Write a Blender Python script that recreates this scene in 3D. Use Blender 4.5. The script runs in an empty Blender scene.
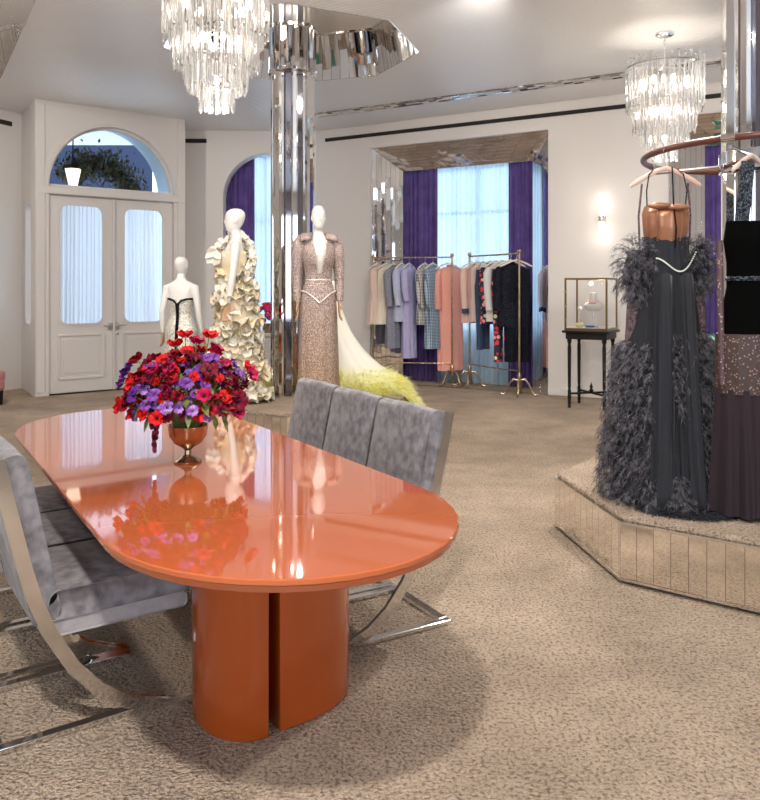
import bpy, bmesh, math, random
from mathutils import Vector, Matrix, geometry
C = bpy.context.scene.collection
PI = math.pi
sin, cos = math.sin, math.cos
R = math.radians
rnd = random.Random(7)

# ------------------------------------------------------------------ camera, world, lights, exposure
sc = bpy.context.scene
cam_d = bpy.data.cameras.new('camera'); cam = bpy.data.objects.new('camera', cam_d); C.objects.link(cam)
cam.location = (0, 0, 1.4); cam.rotation_euler = (PI/2, 0, 0)
cam_d.sensor_fit = 'HORIZONTAL'; cam_d.sensor_width = 36; cam_d.lens = 36*780/760
cam_d.shift_y = -(400-287)/760; cam_d.clip_start = .05
sc.camera = cam
sc.view_settings.view_transform = 'Standard'; sc.view_settings.look = 'None'
sc.view_settings.gamma = 1; sc.view_settings.use_curve_mapping = False
sc.view_settings.exposure = 0.44
w = bpy.data.worlds.new('world'); sc.world = w; w.use_nodes = True
w.node_tree.nodes['Background'].inputs[0].default_value = (.62, .80, 1.0, 1)
w.node_tree.nodes['Background'].inputs[1].default_value = 2.6

def lamp(kind, name, loc, energy, color, size=.1, target=None, spot=100, blend=.6, sy=None):
    d = bpy.data.lights.new(name, kind); d.energy = energy; d.color = color
    if kind == 'AREA':
        d.size = size
        if sy: d.shape = 'RECTANGLE'; d.size_y = sy
    else: d.shadow_soft_size = size
    if kind == 'SPOT': d.spot_size = R(spot); d.spot_blend = blend
    o = bpy.data.objects.new(name, d); C.objects.link(o); o.location = loc
    if target is not None:
        o.rotation_euler = (Vector(target)-Vector(loc)).to_track_quat('-Z', 'Y').to_euler()
    return o
WARM = (1, .90, .80); NEUT = (1, .93, .85)
# ceiling spots, no fixtures: table key and platform spot follow shadows, rest added fill
DOWN = [  # position, target, energy, cone
    ((-.42, .05, 3.78), (-.40, 2.4, .3), 640, 110),
    ((2.4, .6, 3.78), (1.8, 3.4, 0), 70, 110),
    ((1.75, 5.3, 3.78), (1.5, 3.2, 0), 300, 110),
    ((.6, 4.3, 3.78), (.6, 5.6, 0), 120, 120),
    ((-3.6, 3.2, 3.78), (-3.0, 5.2, 0), 120, 120),
    ((.9, 6.1, 3.78), (.3, 11, 1.0), 210, 100),
    ((-1.6, 5.6, 3.78), (-1.0, 7.6, 1.2), 150, 80),
    ((3.6, 5.4, 3.78), (2.9, 9.4, 1.1), 170, 100),
    ((-3.6, 6.0, 3.78), (-3.6, 10, 1.3), 190, 100),
    ((1.0, 2.2, 3.78), (1.7, 3.9, 1.2), 90, 70),
    ((4.6, 2.6, 3.78), (4.4, 5.6, 0), 100, 120),
]
for p, t, e, s in DOWN:
    lamp('SPOT', 'key_and_fill_spot', p, e, NEUT, .11, t, s, .7)
# coffer point fill, then area fill added at unseen windows behind the camera
for c_ in ((-.88, 7.2), (-4.4, 7.2)): lamp('POINT', 'coffer_fill', (*c_, 4.15), 9, NEUT, .08)  # point fill added to brighten the coffer tops
lamp('AREA', 'window_fill', (-3.2, -3.85, 1.9), 45, (.86, .92, 1), 3.2, (-3.2, 0, 1.9), sy=2.6)
lamp('AREA', 'window_fill', (3.2, -3.85, 1.9), 45, (.86, .92, 1), 3.2, (3.2, 0, 1.9), sy=2.6)

# ------------------------------------------------------------------ materials
MATS = {}
def _base(name):
    m = bpy.data.materials.new(name); m.use_nodes = True
    nt = m.node_tree; b = nt.nodes['Principled BSDF']
    MATS[name] = m
    return m, nt, b
def mat(name, col, rough=.5, metal=0, noise=None, bump=None, sheen=0, trans=0, ior=1.45, emit=None, coat=0, spec=None, alpha=None, wave=None):
    if name in MATS: return MATS[name]
    m, nt, b = _base(name); N = nt.nodes.new; L = nt.links.new
    b.inputs['Base Color'].default_value = (*col, 1)
    b.inputs['Roughness'].default_value = rough; b.inputs['Metallic'].default_value = metal
    b.inputs['Transmission Weight'].default_value = trans; b.inputs['IOR'].default_value = ior
    b.inputs['Coat Weight'].default_value = coat; b.inputs['Coat Roughness'].default_value = .03
    if sheen:
        b.inputs['Sheen Weight'].default_value = sheen; b.inputs['Sheen Roughness'].default_value = .4
    if spec is not None: b.inputs['Specular IOR Level'].default_value = spec
    if alpha is not None: b.inputs['Alpha'].default_value = alpha
    if emit:
        b.inputs['Emission Color'].default_value = (*emit[0], 1); b.inputs['Emission Strength'].default_value = emit[1]
    tc = N('ShaderNodeTexCoord')
    if noise:   # (scale, other colour, detail)
        t = N('ShaderNodeTexNoise'); t.inputs['Scale'].default_value = noise[0]; t.inputs['Detail'].default_value = noise[2] if len(noise) > 2 else 4
        L(tc.outputs['Object'], t.inputs['Vector'])
        r = N('ShaderNodeValToRGB'); r.color_ramp.elements[0].position = .35; r.color_ramp.elements[1].position = .65
        r.color_ramp.elements[0].color = (*col, 1); r.color_ramp.elements[1].color = (*noise[1], 1)
        L(t.outputs['Fac'], r.inputs['Fac']); L(r.outputs['Color'], b.inputs['Base Color'])
    if bump:    # (scale, strength, distance)
        t = N('ShaderNodeTexNoise'); t.inputs['Scale'].default_value = bump[0]; t.inputs['Detail'].default_value = 3
        L(tc.outputs['Object'], t.inputs['Vector'])
        bp = N('ShaderNodeBump'); bp.inputs['Strength'].default_value = bump[1]; bp.inputs['Distance'].default_value = bump[2]
        L(t.outputs['Fac'], bp.inputs['Height']); L(bp.outputs['Normal'], b.inputs['Normal'])
    if wave:    # (scale, strength, distance, direction)
        t = N('ShaderNodeTexWave'); t.inputs['Scale'].default_value = wave[0]; t.bands_direction = wave[3]
        L(tc.outputs['Object'], t.inputs['Vector'])
        bp = N('ShaderNodeBump'); bp.inputs['Strength'].default_value = wave[1]; bp.inputs['Distance'].default_value = wave[2]
        L(t.outputs['Fac'], bp.inputs['Height']); L(bp.outputs['Normal'], b.inputs['Normal'])
    return m

def carpet_mat():
    m, nt, b = _base('carpet'); N = nt.nodes.new; L = nt.links.new
    tc = N('ShaderNodeTexCoord')
    n1 = N('ShaderNodeTexNoise'); n1.inputs['Scale'].default_value = 1.7; n1.inputs['Detail'].default_value = 9; n1.inputs['Roughness'].default_value = .65
    n2 = N('ShaderNodeTexNoise'); n2.inputs['Scale'].default_value = 78; n2.inputs['Detail'].default_value = 5; n2.inputs['Distortion'].default_value = .3
    n3 = N('ShaderNodeTexNoise'); n3.inputs['Scale'].default_value = 22; n3.inputs['Detail'].default_value = 4; n3.inputs['Distortion'].default_value = 1.5
    for n in (n1, n2, n3): L(tc.outputs['Object'], n.inputs['Vector'])
    r1 = N('ShaderNodeValToRGB'); e = r1.color_ramp.elements
    e[0].position = .3; e[0].color = (.50, .375, .265, 1); e[1].position = .7; e[1].color = (.90, .705, .53, 1)
    L(n1.outputs['Fac'], r1.inputs['Fac'])
    r2 = N('ShaderNodeValToRGB'); e = r2.color_ramp.elements
    e[0].position = .34; e[0].color = (.34, .27, .22, 1); e[1].position = .52; e[1].color = (1, 1, 1, 1)  # low noise darkened to paint shade into the pile pits
    L(n2.outputs['Fac'], r2.inputs['Fac'])
    mx = N('ShaderNodeMix'); mx.data_type = 'RGBA'; mx.blend_type = 'MULTIPLY'; mx.inputs[0].default_value = .85
    L(r1.outputs['Color'], mx.inputs[6]); L(r2.outputs['Color'], mx.inputs[7])
    L(mx.outputs[2], b.inputs['Base Color'])
    ad = N('ShaderNodeMath'); ad.operation = 'ADD'; L(n2.outputs['Fac'], ad.inputs[0]); L(n3.outputs['Fac'], ad.inputs[1])
    bp = N('ShaderNodeBump'); bp.inputs['Strength'].default_value = 1.0; bp.inputs['Distance'].default_value = .06
    L(ad.outputs[0], bp.inputs['Height']); L(bp.outputs['Normal'], b.inputs['Normal'])
    b.inputs['Roughness'].default_value = .95; b.inputs['Specular IOR Level'].default_value = .1
    b.inputs['Sheen Weight'].default_value = .15
    return m
def ceiling_mat():
    m, nt, b = _base('ribbed_ceiling'); N = nt.nodes.new; L = nt.links.new
    tc = N('ShaderNodeTexCoord'); mp = N('ShaderNodeMapping'); mp.inputs['Rotation'].default_value = (0, 0, R(30))
    L(tc.outputs['Object'], mp.inputs['Vector'])
    t = N('ShaderNodeTexWave'); t.bands_direction = 'Y'; t.inputs['Scale'].default_value = 5.5; t.inputs['Distortion'].default_value = 0
    L(mp.outputs['Vector'], t.inputs['Vector'])
    bp = N('ShaderNodeBump'); bp.inputs['Strength'].default_value = .55; bp.inputs['Distance'].default_value = .006
    L(t.outputs['Fac'], bp.inputs['Height']); L(bp.outputs['Normal'], b.inputs['Normal'])
    b.inputs['Base Color'].default_value = (.86, .85, .85, 1); b.inputs['Roughness'].default_value = .3
    b.inputs['Specular IOR Level'].default_value = .6
    return m
def tile_mirror_mat(name, sx, sz, tint=(.80, .78, .76), jit=.02, rough=.04, line=.012, dark=.93):
    """antique mirror cut in bevelled tiles; local object axes: tiles follow generated uv map"""
    m, nt, b = _base(name); N = nt.nodes.new; L = nt.links.new
    uv = N('ShaderNodeUVMap')
    br = N('ShaderNodeTexBrick'); br.offset = 0; br.inputs['Scale'].default_value = 1
    br.inputs['Brick Width'].default_value = sx; br.inputs['Row Height'].default_value = sz
    br.inputs['Mortar Size'].default_value = line*.35; br.inputs['Mortar Smooth'].default_value = .4
    br.inputs['Color1'].default_value = (*tint, 1); br.inputs['Color2'].default_value = tuple(c*dark for c in tint)+(1,)
    br.inputs['Mortar'].default_value = (.40, .35, .30, 1)
    L(uv.outputs['UV'], br.inputs['Vector']); L(br.outputs['Color'], b.inputs['Base Color'])
    bp = N('ShaderNodeBump'); bp.inputs['Strength'].default_value = .6; bp.inputs['Distance'].default_value = .003; bp.invert = True
    L(br.outputs['Fac'], bp.inputs['Height'])
    # every tile sits at a slightly different angle
    vm = N('ShaderNodeVectorMath'); vm.operation = 'DIVIDE'; vm.inputs[1].default_value = (sx, sz, 1); L(uv.outputs['UV'], vm.inputs[0])
    fl = N('ShaderNodeVectorMath'); fl.operation = 'FLOOR'; L(vm.outputs[0], fl.inputs[0])
    wn = N('ShaderNodeTexWhiteNoise'); wn.noise_dimensions = '3D'; L(fl.outputs[0], wn.inputs['Vector'])
    sb = N('ShaderNodeVectorMath'); sb.operation = 'SUBTRACT'; sb.inputs[1].default_value = (.5, .5, .5); L(wn.outputs['Color'], sb.inputs[0])
    scn = N('ShaderNodeVectorMath'); scn.operation = 'SCALE'; scn.inputs['Scale'].default_value = jit*2; L(sb.outputs[0], scn.inputs[0])
    ad = N('ShaderNodeVectorMath'); ad.operation = 'ADD'; L(bp.outputs['Normal'], ad.inputs[0]); L(scn.outputs[0], ad.inputs[1])
    nm = N('ShaderNodeVectorMath'); nm.operation = 'NORMALIZE'; L(ad.outputs[0], nm.inputs[0]); L(nm.outputs[0], b.inputs['Normal'])
    b.inputs['Metallic'].default_value = 1; b.inputs['Roughness'].default_value = rough
    return m
def sheer_mat(name, col, t=.75, holes=.12):
    m, nt, b = _base(name); N = nt.nodes.new; L = nt.links.new
    nt.nodes.remove(b); out = nt.nodes['Material Output']
    tr = N('ShaderNodeBsdfTranslucent'); tr.inputs['Color'].default_value = (*col, 1)
    di = N('ShaderNodeBsdfDiffuse'); di.inputs['Color'].default_value = (*col, 1)
    tp = N('ShaderNodeBsdfTransparent')
    a = N('ShaderNodeMixShader'); a.inputs[0].default_value = t; L(di.outputs[0], a.inputs[1]); L(tr.outputs[0], a.inputs[2])
    c = N('ShaderNodeMixShader'); c.inputs[0].default_value = holes; L(a.outputs[0], c.inputs[1]); L(tp.outputs[0], c.inputs[2])
    L(c.outputs[0], out.inputs['Surface'])
    return m
def pattern_mat(name, kind, cols, scale=30, rough=.7, metal=0, bump=.3):
    m, nt, b = _base(name); N = nt.nodes.new; L = nt.links.new
    tc = N('ShaderNodeTexCoord')
    def ramp(pts, interp='LINEAR'):
        r = N('ShaderNodeValToRGB'); r.color_ramp.interpolation = interp
        e = r.color_ramp.elements
        e[0].position = pts[0][0]; e[0].color = (*pts[0][1], 1); e[1].position = pts[1][0]; e[1].color = (*pts[1][1], 1)
        for p, c in pts[2:]:
            q = e.new(p); q.color = (*c, 1)
        return r
    h = None
    if kind == 'floral':
        v = N('ShaderNodeTexVoronoi'); v.inputs['Scale'].default_value = scale; L(tc.outputs['Object'], v.inputs['Vector'])
        sep = N('ShaderNodeSeparateColor'); L(v.outputs['Color'], sep.inputs[0])
        r = ramp([(0, cols[1]), (.4, cols[2]), (.65, cols[3]), (.85, cols[1])], 'CONSTANT'); L(sep.outputs[0], r.inputs['Fac'])
        r2 = ramp([(0, (1, 1, 1)), (.42, (0, 0, 0))], 'CONSTANT'); L(v.outputs['Distance'], r2.inputs['Fac'])
        mx = N('ShaderNodeMix'); mx.data_type = 'RGBA'; L(r2.outputs['Color'], mx.inputs[0])
        mx.inputs[6].default_value = (*cols[0], 1); L(r.outputs['Color'], mx.inputs[7]); L(mx.outputs[2], b.inputs['Base Color'])
    elif kind == 'check':
        out = None
        for d in ('X', 'Z'):
            t = N('ShaderNodeTexWave'); t.bands_direction = d; t.inputs['Scale'].default_value = scale; L(tc.outputs['Object'], t.inputs['Vector'])
            r = ramp([(0, cols[0]), (.55, cols[1])], 'CONSTANT'); L(t.outputs['Fac'], r.inputs['Fac'])
            if out is None: out = r
            else:
                mx = N('ShaderNodeMix'); mx.data_type = 'RGBA'; mx.inputs[0].default_value = .5
                L(out.outputs['Color'], mx.inputs[6]); L(r.outputs['Color'], mx.inputs[7]); L(mx.outputs[2], b.inputs['Base Color'])
    elif kind == 'sequin':
        v = N('ShaderNodeTexVoronoi'); v.inputs['Scale'].default_value = scale; L(tc.outputs['Object'], v.inputs['Vector'])
        sep = N('ShaderNodeSeparateColor'); L(v.outputs['Color'], sep.inputs[0])
        r = ramp([(0, cols[0]), (.5, cols[1]), (.85, cols[2])]); L(sep.outputs[0], r.inputs['Fac']); L(r.outputs['Color'], b.inputs['Base Color'])
        h = v.outputs['Distance']
    elif kind == 'beads':   # vertical chains of pearls that open into a lattice lower down
        mp = N('ShaderNodeMapping'); mp.inputs['Scale'].default_value = (1, 1, .55); L(tc.outputs['Object'], mp.inputs['Vector'])
        v = N('ShaderNodeTexVoronoi'); v.inputs['Scale'].default_value = scale; v.inputs['Randomness'].default_value = .85; L(mp.outputs[0], v.inputs['Vector'])
        r = ramp([(0, cols[0]), (.38, cols[1]), (.6, cols[2])]); L(v.outputs['Distance'], r.inputs['Fac'])
        sx = N('ShaderNodeSeparateXYZ'); L(tc.outputs['Object'], sx.inputs[0])
        zr = ramp([(0, (1, 1, 1)), (1, (0, 0, 0))]); mr = N('ShaderNodeMapRange'); mr.inputs[1].default_value = .1; mr.inputs[2].default_value = 1.1
        L(sx.outputs['Z'], mr.inputs[0]); L(mr.outputs[0], zr.inputs['Fac'])
        mx = N('ShaderNodeMix'); mx.data_type = 'RGBA'; mx.blend_type = 'MULTIPLY'; mx.inputs[7].default_value = (*cols[3], 1)
        L(zr.outputs['Color'], mx.inputs[0]); L(r.outputs['Color'], mx.inputs[6]); L(mx.outputs[2], b.inputs['Base Color'])
        h = v.outputs['Distance']
    elif kind == 'speckle':
        v = N('ShaderNodeTexVoronoi'); v.inputs['Scale'].default_value = scale; L(tc.outputs['Object'], v.inputs['Vector'])
        r = ramp([(0, cols[1]), (.26, cols[1]), (.3, cols[0])]); L(v.outputs['Distance'], r.inputs['Fac']); L(r.outputs['Color'], b.inputs['Base Color'])
        h = v.outputs['Distance']
    if h is not None:
        bp = N('ShaderNodeBump'); bp.inputs['Strength'].default_value = bump; bp.inputs['Distance'].default_value = .006; bp.invert = True
        L(h, bp.inputs['Height']); L(bp.outputs['Normal'], b.inputs['Normal'])
    b.inputs['Roughness'].default_value = rough; b.inputs['Metallic'].default_value = metal
    return m

m_carpet = carpet_mat(); m_ceil = ceiling_mat()
m_wall = mat('wall_paint', (.74, .70, .665), .55, bump=(40, .05, .002))
m_trimp = mat('door_paint', (.66, .62, .585), .38)
m_reveal = mat('arch_reveal', (.78, .77, .78), .5)
m_plat = tile_mirror_mat('platform_mirror', .078, .5, (.92, .88, .82), .035, .05, .006)
m_mos = tile_mirror_mat('mosaic_mirror', .11, .5, (.84, .82, .80), .03, .03)
m_mos2 = tile_mirror_mat('strip_mirror', .11, .06, (.82, .80, .78), .16, .04, .012, .25)  # dark second tile colour paints in reflections of dark objects
m_reveal_mir = tile_mirror_mat('reveal_mirror', .07, 4.0, (.88, .87, .86), .012, .03, .006)
m_soffit_mir = tile_mirror_mat('soffit_mirror', .26, .07, (.84, .78, .74), .03, .06, .008)
m_mirror = mat('column_mirror', (.86, .85, .84), .03, 1)
m_chrome = mat('chrome', (.80, .79, .78), .09, 1)
m_steel = mat('brushed_steel', (.62, .60, .58), .28, 1)
m_orange = mat('orange_lacquer', (.52, .125, .042), .05, coat=1, spec=.6)
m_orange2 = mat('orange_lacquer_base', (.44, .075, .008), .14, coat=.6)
m_velvet = mat('grey_velvet', (.13, .12, .128), .8, noise=(22, (.28, .262, .275), 12), sheen=.35, bump=(60, .2, .004))
m_velvetL = mat('grey_velvet_side', (.34, .32, .325), .7, noise=(30, (.40, .38, .385), 3), sheen=.4)
m_purple = mat('purple_velvet', (.08, .045, .21), .75, noise=(5, (.13, .075, .31), 3), sheen=.5)
m_sheer = sheer_mat('sheer_voile', (.70, .84, .93), .62, .08)
m_sheer2 = sheer_mat('door_voile', (.93, .95, .98), .72, .05)
m_glass = mat('clear_glass', (1, 1, 1), .0, trans=1, ior=1.02)
m_vglass = mat('vitrine_glass', (1, 1, 1), .0, trans=1, ior=1.06)
m_crystal = mat('crystal', (1, 1, 1), .03, trans=.93, ior=1.42, spec=.8)
m_frost = mat('frosted_crystal', (1, 1, 1), .22, trans=.8, ior=1.4)
m_bulb = mat('bulb', (1, .95, .85), .4, emit=((1, .88, .74), 45))
m_mann = mat('mannequin_white', (.84, .81, .76), .22, coat=.3)
m_wood = mat('hand_wood', (.55, .33, .18), .45)
m_brass = mat('aged_brass', (.42, .30, .17), .32, 1, noise=(14, (.55, .42, .28), 3))
m_gold = mat('gold', (.62, .45, .20), .25, 1)
m_black = mat('black_wood', (.010, .008, .008), .45, spec=.25)
m_dark = mat('dark_slot', (.02, .018, .017), .8)

# ------------------------------------------------------------------ mesh helpers
class MB:
    def __init__(s): s.v = []; s.f = []; s.uv = {}
    def box(s, c, d, rz=0, ax=None):
        b = len(s.v); m = Matrix.Rotation(rz, 3, 'Z') if ax is None else ax
        for x in (-.5, .5):
            for y in (-.5, .5):
                for z in (-.5, .5):
                    s.v.append(tuple(Vector(c)+m@Vector((x*d[0], y*d[1], z*d[2]))))
        for q in ((0,1,3,2),(4,6,7,5),(0,4,5,1),(2,3,7,6),(0,2,6,4),(1,5,7,3)): s.f.append(tuple(b+i for i in q))
        return s
    def rings(s, rs, cap=True, closed=True):
        """rs: list of equal-length point loops"""
        b = len(s.v); n = len(rs[0])
        for r in rs: s.v.extend(tuple(p) for p in r)
        m = n if closed else n-1
        for i in range(len(rs)-1):
            for j in range(m):
                k = (j+1) % n
                s.f.append((b+i*n+j, b+i*n+k, b+(i+1)*n+k, b+(i+1)*n+j))
        if cap and closed:
            s.f.append(tuple(b+j for j in range(n-1, -1, -1))); e = b+(len(rs)-1)*n
            s.f.append(tuple(e+j for j in range(n)))
        return s
    def tube(s, pts, r, n=8, cap=True):
        pts = [Vector(p) for p in pts]; m = len(pts)
        rr = r if isinstance(r, (list, tuple)) else [r]*m
        up = Vector((0, 0, 1)); loops = []; prev = None
        for i, p in enumerate(pts):
            t = (pts[min(i+1, m-1)]-pts[max(i-1, 0)]).normalized()
            if prev is None:
                a = up if abs(t.dot(up)) < .95 else Vector((1, 0, 0)); x = t.cross(a).normalized()
            else:
                x = (prev-t*prev.dot(t)).normalized()
            prev = x; y = t.cross(x)
            loops.append([p+(x*cos(2*PI*j/n)+y*sin(2*PI*j/n))*rr[i] for j in range(n)])
        return s.rings(loops, cap)
    def lathe(s, prof, c=(0, 0, 0), n=24, cap=True):
        return s.rings([[(c[0]+r*cos(2*PI*j/n), c[1]+r*sin(2*PI*j/n), c[2]+z) for j in range(n)] for r, z in prof], cap)
    def ell(s, c, r, n=16, m=10, rot=None):
        loops = []
        for i in range(1, m):
            a = PI*i/m
            L_ = [Vector((r[0]*sin(a)*cos(2*PI*j/n), r[1]*sin(a)*sin(2*PI*j/n), -r[2]*cos(a))) for j in range(n)]
            if rot: L_ = [rot@p for p in L_]
            loops.append([p+Vector(c) for p in L_])
        return s.rings(loops)
    def prism(s, loop, z0, z1):
        return s.rings([[(x, y, z0) for x, y in loop], [(x, y, z1) for x, y in loop]])
    def quad(s, a, b, c, d):
        k = len(s.v); s.v += [tuple(a), tuple(b), tuple(c), tuple(d)]; s.f.append((k, k+1, k+2, k+3)); return s
    def uvquad(s, a, b, c, d):
        """quad with metric uv"""
        a, b, c, d = map(Vector, (a, b, c, d)); s.quad(a, b, c, d)
        w = (b-a).length; h = (d-a).length
        s.uv[len(s.f)-1] = [(0, 0), (w, 0), (w, h), (0, h)]; return s
    def mesh(s, name, m, smooth=True, ang=40):
        me = bpy.data.meshes.new(name); me.from_pydata(s.v, [], s.f)
        if s.uv:
            l = me.uv_layers.new(name='UVMap')
            for fi, uvs in s.uv.items():
                for k, li in enumerate(me.polygons[fi].loop_indices): l.data[li].uv = uvs[k]
        else:
            bm = bmesh.new(); bm.from_mesh(me); bmesh.ops.recalc_face_normals(bm, faces=bm.faces); bm.to_mesh(me); bm.free()
        if m: me.materials.append(m)
        if smooth:
            me.shade_smooth()
            try: me.set_sharp_from_angle(angle=R(ang))
            except Exception: pass
        return me
    def build(s, name, m, parent=None, smooth=True, bevel=0, ang=40, mods=None):
        o = bpy.data.objects.new(name, s.mesh(name, m, smooth, ang)); C.objects.link(o)
        if parent is not None: o.parent = parent
        if bevel:
            b = o.modifiers.new('b', 'BEVEL'); b.width = bevel; b.segments = 2; b.limit_method = 'ANGLE'; b.angle_limit = R(40)
        return o
def tag(o, label, cat, group=None, kind=None):
    o['label'] = label; o['category'] = cat
    if group: o['group'] = group
    if kind: o['kind'] = kind
    return o
def thing(name, label, cat, loc=(0, 0, 0), rz=0, group=None):
    o = bpy.data.objects.new(name, None); C.objects.link(o); o.location = loc; o.rotation_euler = (0, 0, rz); o.empty_display_size = .1
    return tag(o, label, cat, group)
def struct(o): o['kind'] = 'structure'; return o
def link(me, name, parent=None, loc=(0, 0, 0), rot=(0, 0, 0), sc_=1):
    o = bpy.data.objects.new(name, me); C.objects.link(o); o.location = loc; o.rotation_euler = rot; o.scale = (sc_,)*3
    if parent is not None: o.parent = parent
    return o
def dup(root, loc, rz, label, group=None):
    r = root.copy(); C.objects.link(r); r.location = loc; r.rotation_euler = (0, 0, rz); r['label'] = label
    if group: r['group'] = group
    for ch in list(root.children):
        c = ch.copy(); C.objects.link(c); c.parent = r
        for g in ch.children:
            d = g.copy(); C.objects.link(d); d.parent = c
    return r
def fuse(parts, name, m, parent, voxel=.009, smooth=5):
    """several overlapping solids -> one continuous skin"""
    o = parts.build(name, m, parent)
    r = o.modifiers.new('r', 'REMESH'); r.mode = 'VOXEL'; r.voxel_size = voxel; r.use_smooth_shade = True
    s_ = o.modifiers.new('s', 'SMOOTH'); s_.iterations = smooth; s_.factor = .6
    dg = bpy.context.evaluated_depsgraph_get(); me = bpy.data.meshes.new_from_object(o.evaluated_get(dg))
    o.modifiers.clear(); o.data = me; me.shade_smooth()
    if not me.materials: me.materials.append(m)
    return o
def rrect(x0, x1, y0, y1, r, n=6):
    out = []
    for cx, cy, a0 in ((x1-r, y0+r, -90), (x1-r, y1-r, 0), (x0+r, y1-r, 90), (x0+r, y0+r, 180)):
        for k in range(n+1):
            a = R(a0+90*k/n); out.append((cx+r*cos(a), cy+r*sin(a)))
    return out
def arch_loop(xc, z0, zs, r, n=24):
    return [(xc-r, z0), (xc+r, z0)]+[(xc+r*cos(PI*k/n), zs+r*sin(PI*k/n)) for k in range(n+1)]
def panel(p0, p1, outer, holes, thick, name, m, parent=None, z0=0, mb=None):
    """upright slab from p0 to p1 with holes given in (s, z); thickness grows away from the room (to the left of p0->p1)"""
    p0 = Vector((*p0, 0)); p1 = Vector((*p1, 0)); d = (p1-p0).normalized(); nrm = Vector((-d.y, d.x, 0))
    M_ = mb or MB()
    loops = [outer]+holes
    flat = [q for l in loops for q in l]
    tris = geometry.tessellate_polygon([[Vector((a, b, 0)) for a, b in l] for l in loops])
    for off in (0, thick):
        b = len(M_.v); M_.v += [tuple(p0+d*a+nrm*off+Vector((0, 0, z0+z))) for a, z in flat]
        M_.f += [tuple(b+i for i in t) for t in tris]
    for l in loops:
        n = len(l)
        for i in range(n):
            a, b2 = l[i], l[(i+1) % n]
            q = [p0+d*a[0]+Vector((0, 0, z0+a[1])), p0+d*b2[0]+Vector((0, 0, z0+b2[1]))]
            M_.quad(q[0], q[1], q[1]+nrm*thick, q[0]+nrm*thick)
    if mb: return mb
    bm = bmesh.new(); me = M_.mesh(name, m, False); bm.from_mesh(me); bmesh.ops.remove_doubles(bm, verts=bm.verts, dist=1e-5)
    bmesh.ops.recalc_face_normals(bm, faces=bm.faces); bm.to_mesh(me); bm.free()
    o = bpy.data.objects.new(name, me); C.objects.link(o)
    if parent is not None: o.parent = parent
    return o
def rect(a, b, c, d): return [(a, c), (b, c), (b, d), (a, d)]

# ------------------------------------------------------------------ room shell
H = 3.8
floor_loop = [(-6.4, -4.2), (6.4, -4.2), (6.4, 13.2), (-6.4, 13.2)]
struct(MB().prism(floor_loop, -.12, 0).build('floor', m_carpet, smooth=False))
def octagon(c, r, rot): return [(c[0]+r*cos(R(rot+45*k)), c[1]+r*sin(R(rot+45*k))) for k in range(8)]
COL1 = (-.88, 7.85); COL2 = (2.12, 4.25)
cof1 = octagon(COL1, 1.28, 4); cof2 = octagon(COL2, 1.28, 15)
cof3 = [(-2.88, 6.52), (-4.36, 8.96), (-5.75, 8.3), (-5.75, 5.0), (-3.3, 5.0)]
def ceil_build():
    o3 = [[Vector((x, y, 0)) for x, y in l] for l in (floor_loop, cof1, cof2, cof3)]
    tr = geometry.tessellate_polygon(o3); M_ = MB(); flat = [v for l in o3 for v in l]
    M_.v = [(v.x, v.y, H) for v in flat]; M_.f = [tuple(t) for t in tr]
    me = M_.mesh('ceiling', m_ceil, False); o = bpy.data.objects.new('ceiling', me); C.objects.link(o)
    s_ = o.modifiers.new('s', 'SOLIDIFY'); s_.thickness = .03; s_.offset = -1 if me.polygons[0].normal.z > 0 else 1
    s_.offset = 1 if me.polygons[0].normal.z > 0 else -1
    return struct(o)
ceil_build()
m_cofft = mat('coffer_top', (.80, .78, .76), .5)
for i, lp in enumerate((cof1, cof2, cof3)):
    M_ = MB(); n = len(lp)
    for k in range(n):
        a, b = lp[k], lp[(k+1) % n]
        cc = Vector((sum(q[0] for q in lp)/n, sum(q[1] for q in lp)/n)); a2 = Vector(a).lerp(cc, .09); b2 = Vector(b).lerp(cc, .09)
        M_.uvquad((*a, H-.012), (*b, H-.012), (*b2, H+.5), (*a2, H+.5))
    struct(M_.build('trim_%d' % (i+1), m_mos, smooth=False))
    struct(MB().prism(lp, H+.5, H+.53).build('trim_%d' % (i+4), m_cofft, smooth=False))
# ceiling mirror band beside the alcove wall
def band(p0, p1, wid, z, name, m, t=.02):
    p0 = Vector((*p0, z)); p1 = Vector((*p1, z)); d = (p1-p0).normalized(); nn = Vector((-d.y, d.x, 0))*wid/2
    M_ = MB(); M_.uvquad(p0-nn, p1-nn, p1+nn, p0+nn)
    dz = Vector((0, 0, t)); M_.uvquad(p0-nn, p0-nn+dz, p1-nn+dz, p1-nn); M_.uvquad(p0+nn, p1+nn, p1+nn+dz, p0+nn+dz)
    return struct(M_.build(name, m, smooth=False))
band((-.9, 10.89), (5.9, 6.98), .19, H-.02, 'trim_7', m_mos2)

W0 = (-.985, 12.0); W1 = (6.3, 7.78)
WL = (Vector(W1)-Vector(W0)).length; WD = (Vector(W1)-Vector(W0)).normalized(); WN = Vector((-WD.y, WD.x))
def wp(s, off=0, z=0): p = Vector(W0)+WD*s+WN*off; return Vector((p.x, p.y, z))
def s_of(x): return (x-W0[0])/WD.x
OUT = lambda L: rect(0, L, -.05, H+.02)
sa, sb_ = s_of(-.148), s_of(2.19); sc0, sc1 = s_of(3.48), s_of(5.75)
struct(panel(W0, W1, OUT(WL), [rect(sa, sb_, 0, 3.45), rect(sc0, sc1, 0, 3.45)], .06, 'wall_back_right', m_wall))
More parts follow.
